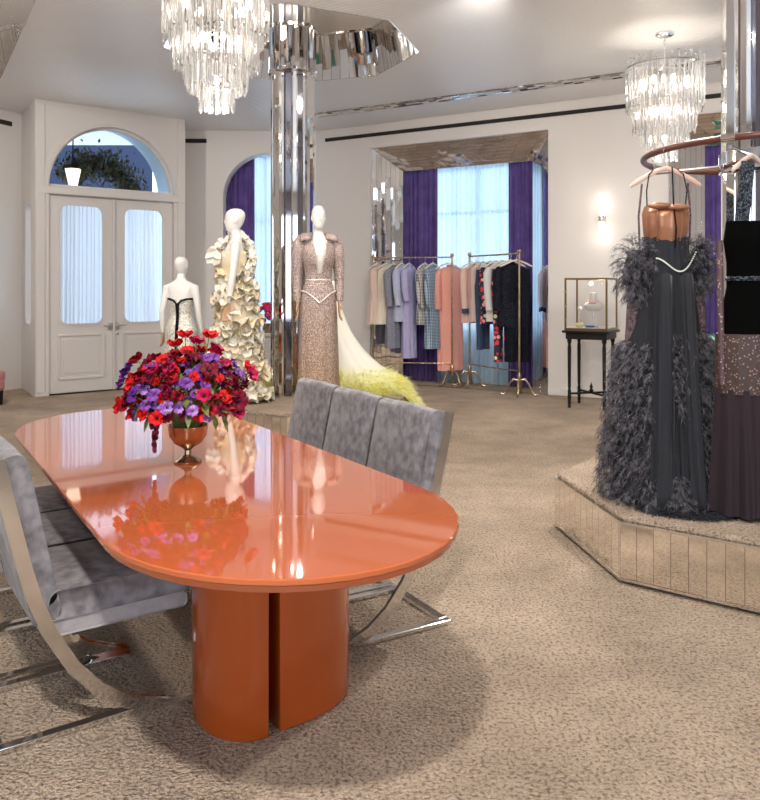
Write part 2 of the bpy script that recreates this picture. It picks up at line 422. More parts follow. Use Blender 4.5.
# alcoves: splayed mirrored reveals, mirrored soffit and window wall behind
m_outer = mat('outer_wall', (.6, .6, .62), .7)
def alcove(s0, s1, i, dep=.35, spl=.365, splr=.33):
    f0, f1 = wp(s0, .06), wp(s1, .06); b0, b1 = wp(s0+spl, dep), wp(s1-splr, dep)
    zf, zb = 3.45, 3.12; up = lambda p, z: Vector((p.x, p.y, z))
    M_ = MB(); M_.uvquad(up(f0, 0), up(b0, 0), up(b0, zb), up(f0, zf)); struct(M_.build('trim_%d' % i, m_reveal_mir, smooth=False))
    M_ = MB(); M_.uvquad(up(b1, 0), up(f1, 0), up(f1, zf), up(b1, zb)); struct(M_.build('trim_%d' % (i+1), m_reveal_mir, smooth=False))
    M_ = MB(); M_.uvquad(up(f0, zf), up(f1, zf), up(b1, zb), up(b0, zb)); struct(M_.build('trim_%d' % (i+2), m_soffit_mir, smooth=False))
    # chamber behind the reveals: window wall with sill
    q0, q1 = wp(s0-.1, dep+.48), wp(s1+.1, dep+.48); L_ = s1-s0+.2
    struct(panel(q0.xy, q1.xy, rect(0, L_, -.05, 3.6), [rect(.42, L_-.42, .72, 3.2)], .1, 'wall_alcove_%d' % i, m_outer))
    g = MB().box((0, 0, 0), (L_-.9, .02, 2.46)).build('window_%d' % i, m_glass, smooth=False)
    c = (q0+q1)/2+Vector((*WN, 0))*.05; g.location = (c.x, c.y, 1.96); g.rotation_euler = (0, 0, math.atan2(WD.y, WD.x)); struct(g)
    fr = MB()
    for x in (-(L_-.9)/2, 0, (L_-.9)/2): fr.box((x, 0, 0), (.05, .05, 2.46))
    for z in (-1.22, .55, 1.22): fr.box((0, 0, z), (L_-.85, .05, .05))
    fr.build('window_frame', m_trimp, g, smooth=False)
    # side cheeks and lid closing the pocket behind the curtains
    k = MB(); k.quad(up(b0, 0), up(q0, 0), up(q0, 3.6), up(b0, 3.6)); k.quad(up(b1, 0), up(q1, 0), up(q1, 3.6), up(b1, 3.6))
    k.quad(up(b0, 3.6), up(b1, 3.6), up(q1, 3.6), up(q0, 3.6)); struct(k.build('trim_%d' % (i+3), m_wall, smooth=False))
    return b0, b1
A0, A1_ = alcove(sa, sb_, 10); B0, B1_ = alcove(sc0, sc1, 20)

# middle wall with tall arched window
Mw0, Mw1 = (-3.0, 11.96), (-.985, 12.0)
struct(panel(Mw0, Mw1, OUT(2.0154), [arch_loop(1.27, 0, 2.78, .68)], .28, 'wall_back', m_wall))
struct(panel((-3.0, 12.5), (-.9, 12.5), rect(0, 2.1, -.05, 3.7), [rect(.45, 1.85, .6, 3.5)], .08, 'wall_back_outer', m_outer))
g = MB().box((0, 0, 0), (1.4, .02, 2.9)).build('window_3', m_glass, smooth=False); g.location = (-1.85, 12.54, 2.05); struct(g)
fr = MB()
for x in (-.7, 0, .7): fr.box((x, 0, 0), (.05, .05, 2.9))
for z in (-1.45, .4, 1.45): fr.box((0, 0, z), (1.4, .05, .05))
fr.build('window_frame', m_trimp, g, smooth=False)
k = MB(); k.quad((-3, 12.24, 0), (-3, 12.5, 0), (-3, 12.5, 3.7), (-3, 12.24, 3.7)); k.quad((-.9, 12.24, 0), (-.9, 12.5, 0), (-.9, 12.5, 3.7), (-.9, 12.24, 3.7)); k.quad((-3, 12.24, 3.7), (-.9, 12.24, 3.7), (-.9, 12.5, 3.7), (-3, 12.5, 3.7))
struct(k.build('trim_8', m_wall, smooth=False))

# door portal
P0, P1 = (-4.39, 9.93), (-2.80, 11.20)
PD = (Vector(P1)-Vector(P0)).normalized(); PL = (Vector(P1)-Vector(P0)).length; PN = Vector((-PD.y, PD.x))
fan = [(1.02+.86*cos(PI*k/28), 2.70+.86*sin(PI*k/28)) for k in range(29)]
struct(panel(P0, P1, OUT(PL), [rect(.17, 1.87, 0, 2.60), fan], .20, 'wall_portal', m_trimp))
struct(panel((-4.96, 10.80), P0, OUT(1.04), [rrect(.30, .74, .91, 2.51, .12)], .12, 'wall_portal_left', m_trimp))
struct(panel(P1, (-3.0, 11.96), OUT(.786), [], .05, 'wall_portal_right', m_trimp))
struct(panel((-6.2, 7.9), (-4.96, 10.80), OUT(3.154), [], .1, 'wall_left_back', m_wall))
struct(panel((-6.2, -4.05), (-6.2, 7.9), OUT(11.95), [], .1, 'wall_left', m_wall))
struct(panel(W1, (6.3, -4.05), OUT(11.83), [], .1, 'wall_right', m_wall))
struct(panel((6.3, -4.05), (-6.2, -4.05), OUT(12.5), [rect(1.5, 4.7, .6, 3.2), rect(7.7, 10.9, .6, 3.2)], .12, 'wall_front', m_wall))
def pp(s, off=0, z=0): p = Vector(P0)+PD*s+PN*off; return Vector((p.x, p.y, z))
prz = math.atan2(PD.y, PD.x)
# arch moulding, transom and fanlight glass
mo = MB(); lo = [[], [], [], []]
ringpts = []
for k in range(29):
    a = PI*k/28
    ringpts.append([pp(1.02+r*cos(a), o_, 2.70+r*sin(a)) for r, o_ in ((.86, -.0), (.86, -.02), (.89, -.02), (.895, -.01), (.94, -.01), (.94, 0))])
mo.rings(ringpts)
struct(mo.build('trim_30', m_trimp))
g = MB(); g.rings([[pp(s, o_, z) for s, z in fan] for o_ in (.09, .10)]); struct(g.build('window_4', m_glass, smooth=False))
fr = MB(); fr.rings([[pp(1.02+r*cos(PI*k/28), o_, 2.70+r*sin(PI*k/28)) for r, o_ in ((.86, .07), (.83, .07), (.83, .12), (.86, .12))] for k in range(29)])
c = pp(1.02, .095, 2.72); fr.box(c, (1.66, .05, .04), prz)
f_ = fr.build('window_frame', m_trimp); struct(f_); f_.name = 'trim_31'
c = pp(1.02, -.012, 2.65); struct(MB().box(c, (2.0, .03, .09), prz).build('trim_32', m_trimp, bevel=.006))
for j, s in enumerate((.06, 1.975)):
    c = pp(s, -.01, 1.9); struct(MB().box(c, (.11, .025, 3.7), prz).build('trim_%d' % (33+j), m_trimp, bevel=.005))
# door leaves
def leaf(s0, s1, n, hs):
    root = bpy.data.objects.new('door_%d' % n, None); C.objects.link(root); struct(root)
    p = pp(s0, .05, 0); root.location = p; root.rotation_euler = (0, 0, prz); L_ = s1-s0
    o = panel((0, 0), (L_, 0), rect(0, L_, .012, 2.595), [rrect(.14, L_-.14, .91, 2.48, .11)], .05, 'door_leaf', m_trimp, root)
    o.modifiers.new('b', 'BEVEL').width = .004
    st = MB()   # raised lower panel: four mouldings and a field
    x0, x1, z0, z1 = .13, L_-.13, .20, .77
    st.box(((x0+x1)/2, -.008, z0), (x1-x0, .022, .03)).box(((x0+x1)/2, -.008, z1), (x1-x0, .022, .03))
    st.box((x0, -.008, (z0+z1)/2), (.03, .022, z1-z0)).box((x1, -.008, (z0+z1)/2), (.03, .022, z1-z0))
    st.box(((x0+x1)/2, -.002, (z0+z1)/2), (x1-x0-.12, .014, z1-z0-.12))
    st.build('lower_panel', m_trimp, root, smooth=False, bevel=.004)
    gl = MB(); lp = rrect(.14, L_-.14, .91, 2.48, .11); gl.rings([[(x, y, z) for x, z in lp] for y in (.02, .03)]); gl.build('pane', m_glass, root, smooth=False)
    fr = MB(); lp0 = rrect(.125, L_-.125, .895, 2.495, .12); lp1 = rrect(.15, L_-.15, .92, 2.47, .10)
    n_ = len(lp0); rs = [[(lp0[k][0], .0, lp0[k][1]), (lp0[k][0], -.012, lp0[k][1]), (lp1[k][0], -.012, lp1[k][1]), (lp1[k][0], .01, lp1[k][1])] for k in range(n_)]; rs.append(rs[0])
    fr.rings(rs, cap=False); fr.build('glazing_bead', m_trimp, root)
    hd = MB().box((hs, -.012, .87), (.04, .012, .10)); hd.tube([(hs, -.012, .88), (hs, -.06, .88), (hs+(-.11 if hs > .3 else .11), -.065, .88)], .009, 8)
    hd.build('door_handle', m_steel, root)
    if hs < .3: MB().lathe([(0.02, 0), (.022, .008), (.01, .012)], n=14).build('lock', m_steel, root)
    return root
d1 = leaf(.172, 1.018, 1, .80); d2 = leaf(1.022, 1.868, 2, .05)
for c in d2.children:
    if c.name.startswith('lock'): c.rotation_euler = (PI/2, 0, 0); c.location = (.05, 0, .77)
struct(MB().box(pp(1.02, .03, 1.3), (.03, .03, 2.58), prz).build('trim_36', m_trimp, bevel=.004))
# wall vents / slots
def slot(p0, p1, z, h, name):
    p0 = Vector((*p0, z)); p1 = Vector((*p1, z)); d = p1-p0
    struct(MB().box((p0+p1)/2, (d.length, .02, h), math.atan2(d.y, d.x)).build(name, m_dark, smooth=False))
slot(wp(.18, -.008).xy, wp(7.6, -.008).xy, 3.64, .05, 'trim_40')
slot((-2.98, 11.95), (-2.66, 11.956), 3.64, .06, 'trim_41')
slot((-5.6, 9.27), (-5.02, 10.63), 3.62, .06, 'trim_42')
struct(MB().box(wp((sb_+sc0)/2, -.008, .04), (sc0-sb_, .02, .08), math.atan2(WD.y, WD.x)).build('baseboard_back_right', m_wall, bevel=.004))
struct(MB().box(wp(sa/2, -.008, .04), (sa, .02, .08), math.atan2(WD.y, WD.x)).build('baseboard_back', m_wall, bevel=.004))
for i, x in enumerate((-3.2, 3.2)):
    g = MB().box((x, -4.1, 1.9), (3.2, .02, 2.6)).build('window_%d' % (5+i), m_glass, smooth=False); struct(g)
    fr = MB()
    for dx in (-1.6, 0, 1.6): fr.box((x+dx, -4.1, 1.9), (.06, .06, 2.6))
    fr.build('window_frame', m_trimp, g, smooth=False)

# ------------------------------------------------------------------ curtains
def curtain(p0, p1, z0, z1, amp, folds, name, m, label, cat='curtain', thick=0, seed=0, group=None, side=1):
    rr = random.Random(seed); p0 = Vector((p0[0], p0[1])); p1 = Vector((p1[0], p1[1])); d = (p1-p0); L_ = d.length; d.normalize(); nn = Vector((-d.y, d.x))
    n = max(24, int(folds*10)); nz = 10; ph = [rr.uniform(0, 6.28) for _ in range(4)]
    M_ = MB(); loops = []
    for k in range(nz+1):
        t = k/nz; z = z0+(z1-z0)*t; row = []
        for i in range(n+1):
            u = i/n; a = 2*PI*folds*u
            w_ = sin(a+.9*sin(a*.37+ph[0])+.25*sin(3*t+ph[1]))*(.75+.25*sin(a*.21+ph[2])) + .25*sin(2.3*a+ph[3]+t)
            q = p0+d*(L_*u)+nn*(amp*w_*(1.15-.35*t)*side)
            row.append((q.x, q.y, z))
        loops.append(row)
    M_.rings(loops, cap=False, closed=False)
    o = M_.build(name, m, smooth=True, ang=180)
    if thick: s_ = o.modifiers.new('s', 'SOLIDIFY'); s_.thickness = thick
    return tag(o, label, cat, group)
ad = (A1_-A0).xy; adn = ad.normalized(); an = Vector((-adn.y, adn.x))
def ap(t, off): return (A0.xy+ad*t+an*(off+.08))
curtain(ap(-.04, .06), ap(.255, .06), 0.01, 3.3, .035, 7, 'curtain', m_purple, 'purple velvet curtain left of the blue-lit sheer, behind the left clothes rack', thick=.006, seed=1)
curtain(ap(.80, .06), ap(1.04, .06), 0.01, 3.3, .035, 6, 'curtain', m_purple, 'purple velvet curtain right of the blue-lit sheer, behind the black trousers', thick=.006, seed=2)
curtain(ap(.2, .15), ap(.86, .15), 0.01, 3.3, .038, 17, 'sheer_curtain', m_sheer, 'tall pale blue sheer curtain between the two purple curtains in the mirrored alcove', seed=3)
bd = (B1_-B0).xy
def bp_(t, off): return (B0.xy+bd*t+an*(off+.08))
curtain(bp_(-.04, .06), bp_(.26, .06), 0.01, 3.3, .035, 7, 'curtain', m_purple, 'purple velvet curtain behind the feathered dress, right alcove by the green sofa', thick=.006, seed=4)
curtain(bp_(.82, .06), bp_(1.04, .06), 0.01, 3.3, .035, 6, 'curtain', m_purple, 'purple velvet curtain at the far right end of the right alcove, beyond the black dress', thick=.006, seed=5)
curtain(bp_(.2, .15), bp_(.88, .15), 0.01, 3.3, .038, 17, 'sheer_curtain', m_sheer, 'pale blue sheer curtain in the right alcove, behind the right mirrored column', seed=6)
curtain((-2.66, 12.30), (-1.98, 12.30), 0.01, 3.62, .035, 7, 'curtain', m_purple, 'purple velvet curtain in the arched window behind the ruffled cream gown', thick=.006, seed=7)
curtain((-2.05, 12.38), (-.95, 12.38), 0.01, 3.62, .035, 12, 'sheer_curtain', m_sheer, 'pale blue sheer curtain in the arched window beside the left mirrored column', seed=8)
q = pp(.26, .13), pp(.96, .13); curtain(q[0], q[1], .80, 2.58, .020, 13, 'sheer_curtain', m_sheer2, 'white gathered sheer behind the glass of the left door leaf', seed=9)
q = pp(1.09, .13), pp(1.80, .13); curtain(q[0], q[1], .80, 2.58, .020, 12, 'sheer_curtain', m_sheer2, 'white gathered sheer behind the glass of the right door leaf, with two handles beside', seed=10)
rd = (Vector(P0)-Vector((-4.96, 10.80))).normalized(); rn = Vector((-rd.y, rd.x))
q0 = Vector((-4.96, 10.8))+rd*.24+rn*.15; q1 = Vector((-4.96, 10.8))+rd*.80+rn*.15
curtain(q0, q1, .82, 2.6, .012, 10, 'sheer_curtain', m_sheer2, 'white sheer behind the narrow side window left of the double doors', seed=11)

# ------------------------------------------------------------------ outside the fanlight
m_navy = mat('navy_facade', (.012, .02, .055), .6); m_pale = mat('pale_boards', (.55, .68, .80), .5, wave=(9, .6, .02, 'X'))
m_leafm = mat('ivy_leaf', (.05, .075, .03), .6, noise=(9, (.11, .09, .05), 2))
cn = MB(); rs = []
for k in range(25):
    a = PI*k/24; rs.append([pp(1.02+r*cos(a), o_, 2.70+r*sin(a)+.05) for r, o_ in ((.90, .22), (.90, .70), (.93, .70), (.93, .22))])
cn.rings(rs); tag(cn.build('door_canopy', m_pale), 'pale blue ribbed arched canopy outside above the double doors', 'canopy')
fc = thing('street_building', 'dark navy building across the street seen through the arched fanlight', 'building', pp(1.6, 6.0, 0), prz)
MB().box((0, 2, 2.9), (5.0, 3.6, 5.8)).build('wall', m_navy, fc, smooth=False)
MB().box((-1.7, .14, 3.9), (1.0, .1, 2.0)).build('window', mat('blue_pane', (.35, .55, .75), .2), fc, smooth=False)
iv = MB(); rr = random.Random(5)
for k in range(3000):
    t = rr.random(); a = R(150-132*t); rad = .50+rr.gauss(0, .10); s = 1.02+.05+rad*1.1*cos(a); z = 2.62+rad*1.12*sin(a)+rr.gauss(0, .03)
    c = pp(min(1.8, s), .80+rr.uniform(-.08, .08), z); rot = Matrix.Rotation(rr.uniform(0, 6.3), 3, 'Z')@Matrix.Rotation(rr.uniform(-1.3, 1.3), 3, 'X')
    L_ = rr.uniform(.02, .042); iv.quad(*[c+rot@Vector(q) for q in ((-L_*.5, 0, 0), (0, -L_*.1, -L_), (L_*.5, 0, 0), (0, L_*.1, L_))])
tag(iv.build('ivy_garland', m_leafm, smooth=False), 'leafy green garland hanging in an arch outside the fanlight', 'foliage', kind='stuff')
lt = thing('hanging_lantern', 'black street lantern with a lit glass behind the leaves in the fanlight', 'lantern', pp(.66, .62, 2.80), prz); lt.scale = (1.25,)*3
MB().lathe([(.05, 0), (.09, .20), (.10, .21), (.03, .29), (.012, .31), (.012, .34)], n=6).build('lantern_roof', m_black, lt).location = (0, 0, .02)
MB().lathe([(.045, -.0), (.085, .19)], n=6).build('lantern_glass', mat('lantern_glow', (1, .85, .6), .4, emit=((1, .85, .65), .8)), lt).scale = (1.05, 1.05, 1)
MB().tube([(0, 0, .34), (0, 0, .66)], .008).build('rod', m_black, lt)

# ------------------------------------------------------------------ mirrored columns and platforms
def column(c, z0, label, rot, group='mirrored columns'):
    root = thing('mirrored_column', label, 'column', (c[0], c[1], 0), R(rot))
    core = MB(); n = 12
    core.rings([[(.17*cos(2*PI*j/n), .17*sin(2*PI*j/n), z) for j in range(n)] for z in (z0, H+.5)]); core.build('core', mat('dark_core_mirror', (.30, .29, .33), .05, 1), root, smooth=False)  # core mirror tinted darker, showing as dark strips between the fins
    for j in range(8):       # upright mirrored fins of unequal depth
        a = 2*PI*j/8; r = .205 if j % 2 else .185; f = MB(); w_ = .046 if j % 2 else .03
        ax = Matrix.Rotation(a, 3, 'Z')
        pts = [(-.05, -w_), (.018, -w_), (.034, -w_*.55), (.034, w_*.55), (.018, w_), (-.05, w_)]
        lp = [ax@Vector((r+x, y, 0)) for x, y in pts]
        f.rings([[(p.x, p.y, z) for p in lp] for z in (z0, H+.48)]); f.build('mirror_fin', m_mirror, root, smooth=False)
    MB().lathe([(.236, 3.53), (.246, 3.535), (.246, 3.56), (.236, 3.565)], n=32).build('collar', m_chrome, root)
    MB().rings([[((.238 if j % 2 else .226)*cos(2*PI*j/32), (.238 if j % 2 else .226)*sin(2*PI*j/32), z) for j in range(32)] for z in (3.56, 3.97)]).build('mirror_drum', m_mirror, root, smooth=False)
    MB().lathe([(.238, 3.96), (.248, 3.965), (.248, 3.99), (.238, 3.995)], n=32).build('collar', m_chrome, root)
    return root
m_ptop = m_carpet
def platform(c, r, rot, label):
    root = thing('display_platform', label, 'platform', (c[0], c[1], 0))
    lp = octagon((0, 0), r, rot); lin = octagon((0, 0), r-.012, rot); M_ = MB()
    for k in range(8):
        a, b = lp[k], lp[(k+1) % 8]; M_.uvquad((*a, .025), (*b, .025), (*b, .285), (*a, .285))
    M_.build('mirrored_side', m_plat, root, smooth=False)
    MB().prism(octagon((0, 0), r-.05, rot), 0, .03).build('plinth', m_dark, root, smooth=False)
    MB().prism(octagon((0, 0), r+.006, rot), .283, .295).build('edge_trim', m_chrome, root, smooth=False)
    MB().prism(lin, .294, .32).build('carpet_top', m_ptop, root, smooth=False, bevel=.01)
    MB().prism(octagon((0, 0), r+.004, rot), .018, .03).build('base_trim', m_chrome, root, smooth=False)
    return root
column(COL1, .32, 'left faceted mirror column rising from the mannequin platform to the ceiling', 12)
column(COL2, .32, 'right faceted mirror column behind the hanging dresses, at the edge of the picture', 30)
platform(COL1, 1.2, 4, 'octagonal mirrored platform under the mannequins around the left column')
platform(COL2, 1.14, 30, 'octagonal mirrored platform under the hanging feather dress, front right')

# ------------------------------------------------------------------ chandeliers
rod_cache = {}
def rod_mesh(L_, w_=.014):
    k = (round(L_, 3), w_)
    if k not in rod_cache:
        M_ = MB(); lp = [(w_, 0), (w_*.5, w_*.8), (-w_*.5, w_*.8), (-w_, 0), (-w_*.5, -w_*.8), (w_*.5, -w_*.8)]
        M_.rings([[(x*.75, y*.75, .5*0) for x, y in lp], [(x, y, -.012) for x, y in lp], [(x, y, -L_+.02) for x, y in lp], [(x*.35, y*.35, -L_) for x, y in lp]])
        rod_cache[k] = M_.mesh('rod', m_crystal, False)
    return rod_cache[k]
def chandelier(loc, label):
    root = thing('chandelier', label, 'chandelier', loc, 0, 'tiered crystal chandeliers')
    MB().lathe([(.0, .0), (.085, 0), (.085, -.02), (.06, -.035), (.01, -.04)], n=24).build('ceiling_rose', m_chrome, root)
    ch = MB(); z = -.04; k = 0
    while z > -.31:
        pts = []
        for j in range(13):
            a = 2*PI*j/12; x = .011*cos(a); zz = .02*sin(a)-.018
            pts.append((x, 0, z+zz) if k % 2 else (0, x, z+zz))
        ch.tube(pts, .0028, 5, cap=False); z -= .030; k += 1
    ch.build('chain', m_steel, root)
    fr = MB(); tiers = [(.345, -.27, .46, 36), (.275, -.60, .34, 28), (.20, -.80, .28, 20), (.11, -1.00, .20, 12)]
    fr.tube([(0, 0, -.30), (0, 0, -1.02)], .010)
    for r, z0, L_, n in tiers:
        fr.tube([(r*cos(2*PI*j/32), r*sin(2*PI*j/32), z0-.06) for j in range(33)], .006, 5, cap=False)
        for j in range(6):
            a = 2*PI*j/6; fr.tube([(0, 0, z0-.06), (r*cos(a), r*sin(a), z0-.06)], .004, 5)
    frm = fr.build('frame', m_steel, root)
    rr = random.Random(3)
    for r, z0, L_, n in tiers:
        for j in range(n):
            a = 2*PI*j/n; dz = (.02 if j % 2 else 0); L2 = L_+(.02 if j % 3 == 0 else 0)
            link(rod_mesh(L2), 'crystal_rod', root, (r*cos(a), r*sin(a), z0+dz), (R(rr.uniform(-2, 2)), R(rr.uniform(-2, 2)), a+rr.uniform(-.3, .3)))
    inn = MB()
    for r, z0, L_, n in ((.31, -.34, .42, 40), (.235, -.62, .32, 30), (.165, -.84, .25, 20), (.075, -1.02, .19, 9)):
        for j in range(n):
            a = 2*PI*(j+.5)/n; x, y = r*cos(a), r*sin(a); w_ = .011
            inn.rings([[(x+w_*cos(b_), y+w_*sin(b_), z) for b_ in (0, PI/2, PI, 3*PI/2)] for z in (z0, z0-L_)])
    o = inn.build('inner_crystal_rods', m_frost, root, smooth=False); o['kind'] = 'stuff'
    for r, z, n in ((.22, -.48, 8), (.14, -.74, 6), (.0, -1.0, 1)):
        for j in range(n):
            a = 2*PI*j/n; o = MB().ell((0, 0, 0), (.02, .02, .035), 10, 8).build('bulb', m_bulb, frm); o.location = (r*cos(a), r*sin(a), z)
    lamp('POINT', 'chandelier_lamp', (loc[0], loc[1], loc[2]-1.32), 26, WARM, .12)
    return root
chandelier((-1.11, 5.3, H), 'tiered crystal rod chandelier hanging above the table in front of the left column')
chandelier((2.69, 7.37, H), 'tiered crystal rod chandelier hanging near the wall sconce, above the dress rail')

# ------------------------------------------------------------------ conference table
UU = Vector((-.572, .820, 0)).normalized(); VV = Vector((UU.y, -UU.x, 0)); TA = Vector((-.609, 1.90, 0)); TRZ = math.atan2(VV.y, VV.x)
def T(u, v, z=0): return TA+UU*u+VV*v+Vector((0, 0, z))
tb = thing('conference_table', 'long glossy orange lacquered table with rounded ends and curved column legs', 'table', (-.740, 3.019, 0), R(32.0))
def stadium(hw, hl, e, n=20):
    out = []
    for sg in (1, -1):
        for k in range(n+1):
            a = PI*k/n; out.append((sg*hw*cos(a), sg*(hl-e)+sg*e*sin(a)))
    return out
TL = 1.404
def slab(hw, hl, e, prof):
    return MB().rings([[(x, y, z) for x, y in stadium(hw-i, hl-i, e-i*.8)] for i, z in prof])
slab(.508, TL, .575, [(.010, .722), (.0, .726), (.0, .737), (.003, .740)]).build('tabletop', m_orange, tb, ang=25)
slab(.495, TL-.013, .562, [(.010, .700), (.0, .705), (.0, .719), (.004, .722)]).build('lower_edge', m_orange, tb, ang=25)
def dcol(xs, sgn, b, a, yc, name='column_leg'):
    lp = [(xs, yc-a)]+[(xs+sgn*b*sin(PI*k/24)**.8, yc-a*cos(PI*k/24)) for k in range(1, 24)]+[(xs, yc+a)]
    if sgn > 0: pass
    M_ = MB().prism(lp, 0, .702); return M_.build(name, m_orange2, tb, ang=35, bevel=.004)
dcol(.020, -1, .165, .20, -.515); dcol(.062, 1, .34, .20, -.505)
dcol(.020, -1, .165, .20, .80); dcol(.062, 1, .34, .20, .80)

# ------------------------------------------------------------------ cantilever chairs
def make_chair(label):
    ch = thing('cantilever_chair', label, 'chair', (0, 0, 0), 0, None); w_ = .227
    arc = [(.25, .012), (.19, .022), (.10, .06), (.02, .12), (-.06, .215), (-.125, .33), (-.17, .44), (-.20, .55), (-.235, .70), (-.262, .82), (-.275, .885)]
    for sx in (-1, 1):
        f = MB(); loops = []
        P = [Vector((0, y, z)) for y, z in arc]
        for i, p in enumerate(P):
            t = (P[min(i+1, len(P)-1)]-P[max(i-1, 0)]).normalized(); nn = Vector((0, -t.z, t.y)); x0 = sx*(w_-.005)
            hw = .021 if i > 0 else .010
            c = p+Vector((x0, 0, 0)); dx = Vector((.008, 0, 0))
            c = c+Vector((0, 0, max(0, hw*abs(nn.z)-c.z+.001)))
            loops.append([c-dx-nn*hw, c+dx-nn*hw, c+dx+nn*hw, c-dx+nn*hw])
        f.rings(loops); f.build('curved_side_bar', m_chrome, ch, ang=30)
    fb = MB()
    for sx in (-1, 1): fb.box((sx*.200, -.02, .011), (.034, .536, .018))
    fb.box((0, -.270, .011), (.366, .036, .018)); fb.build('floor_frame', m_chrome, ch, smooth=False, bevel=.002)
    MB().tube([(-.224, -.05, .30), (.224, -.05, .30)], .012).build('cross_rod', m_chrome, ch)
    def cushion(y0, y1, z0, z1, r, name, m, ax=None, puff=.012, orig=(0, 0, 0)):
        lp = rrect(y0, y1, z0, z1, r, 5); M_ = MB(); rs = []
        cy, cz = (y0+y1)/2, (z0+z1)/2
        for x, k in ((-.211, .80), (-.219, .93), (-.214, 1), (0, 1.02), (.214, 1), (.219, .93), (.211, .80)):
            rs.append([Vector((x, cy+(a-cy)*(1-(1-k)*.10 if k < 1 else 1), cz+(b-cz)*k)) for a, b in lp])
        if ax: rs = [[ax@(p-Vector(orig))+Vector(orig) for p in r_] for r_ in rs]
        M_.rings(rs); o = M_.build(name, m, ch, ang=60); return o
    cushion(-.13, .33, .365, .462, .035, 'seat', m_velvet)
    cushion(-.15, .315, .315, .37, .02, 'seat_base', m_velvetL)
    ax = Matrix.Rotation(R(11.5), 3, 'X')
    b = cushion(-.175, -.085, .36, .90, .035, 'backrest', m_velvet, ax, orig=(0, -.13, .36))
    MB().tube([(-.218, .325, .372), (.218, .325, .372)], .005).build('piping', m_velvetL, ch)
    return ch
ch0 = make_chair('grey velvet chair with chrome arc frame, nearest on the left side of the table'); r_l = TRZ-PI/2; r_r = TRZ+PI/2
ch0.location = T(.865, .08); ch0.rotation_euler = (0, 0, r_l)
dup(ch0, T(1.335, .08), r_l, 'grey velvet chair, middle one on the left side of the orange table')
dup(ch0, T(1.80, .08), r_l, 'grey velvet chair, farthest on the left side of the orange table')
dup(ch0, (-.063, 3.2815, 0), R(119.9), 'grey velvet chair nearest on the right side of the table, chrome bar showing')
dup(ch0, (-.290, 3.676, 0), R(119.9), 'grey velvet chair, middle one on the right side of the orange table')
dup(ch0, (-.5166, 4.0705, 0), R(119.9), 'grey velvet chair, farthest on the right side, in front of the mannequin platform')

# ------------------------------------------------------------------ flower arrangement
fl = thing('flower_arrangement', 'red and purple flowers in a bronze footed bowl on the orange table', 'flowers', (-.724, 2.94, .741))
m_bowl = mat('bronze_bowl', (.34, .25, .17), .22, 1, noise=(20, (.52, .38, .26), 4))
MB().lathe([(.050, 0), (.052, .006), (.035, .016), (.014, .03), (.012, .045), (.022, .055), (.05, .072), (.069, .10), (.074, .135), (.076, .14), (.070, .138), (.06, .10), (.03, .075), (.001, .07)], n=32, cap=False).build('bowl', m_bowl, fl)
PET = {}
def bloom_mesh(kind, col, col2):
    k = (kind, col)
    if k in PET: return PET[k]
    M_ = MB(); rr = random.Random(len(PET)+11); n, L_, wid, cup = {'poppy': (6, .030, .034, .50), 'anemone': (8, .031, .026, .70), 'sweet_pea': (6, .023, .026, .70), 'ranunculus': (12, .026, .024, .45)}[kind]
    for i in range(n):
        lay = i/n; a = 2*PI*i/n*(1 if kind != 'ranunculus' else 2.4)+rr.uniform(-.15, .15); cp = cup*(1 if i % 2 else .82)*(1 if kind != 'ranunculus' else (.35+.75*lay))
        ax = Matrix.Rotation(a, 3, 'Z'); rows = []
        LL = L_*rr.uniform(.85, 1.1)*(1 if kind != 'ranunculus' else .7+.4*lay)
        for t in (0, .35, .7, 1.0):
            th = cp*PI/2*(.35+.75*t); rad = LL*t*sin(th)+.002; hz = LL*t*cos(th)*.9; wv = wid*sin(PI*min(1, .12+t*.72))
            rows.append([ax@Vector((rad+.004*(abs(s)), s*wv*.62, hz-.007*s*s+(.005*rr.uniform(-1, 1)*t))) for s in (-1, -.4, .4, 1)])
        M_.rings(rows, cap=False, closed=False)
    me = M_.mesh(kind, mat('petal_%s' % len(PET), col, .55, noise=(60, col2, 2), spec=.25), True, 180); PET[k] = me; return me
cen = MB().ell((0, 0, .006), (.006, .006, .006), 10, 6).mesh('center', mat('flower_eye', (.01, .005, .012), .6))
KINDS = [('poppy', (.55, .006, .012), (.72, .02, .015)), ('poppy', (.20, .001, .012), (.32, .004, .02)), ('anemone', (.10, .0, .010), (.18, .002, .022)),
         ('ranunculus', (.66, .02, .012), (.55, .01, .015)), ('sweet_pea', (.22, .05, .34), (.48, .28, .62)), ('sweet_pea', (.11, .02, .20), (.26, .09, .40)),
         ('anemone', (.07, .012, .16), (.14, .03, .28)), ('ranunculus', (.14, .002, .02), (.2, .005, .03)), ('poppy', (.40, .004, .06), (.52, .015, .08))]
WT = [11, 13, 15, 4, 9, 8, 3, 9, 5]
rr = random.Random(21); cnt = {}; CZ = .285; st = MB(); tops = []
n_b = 0
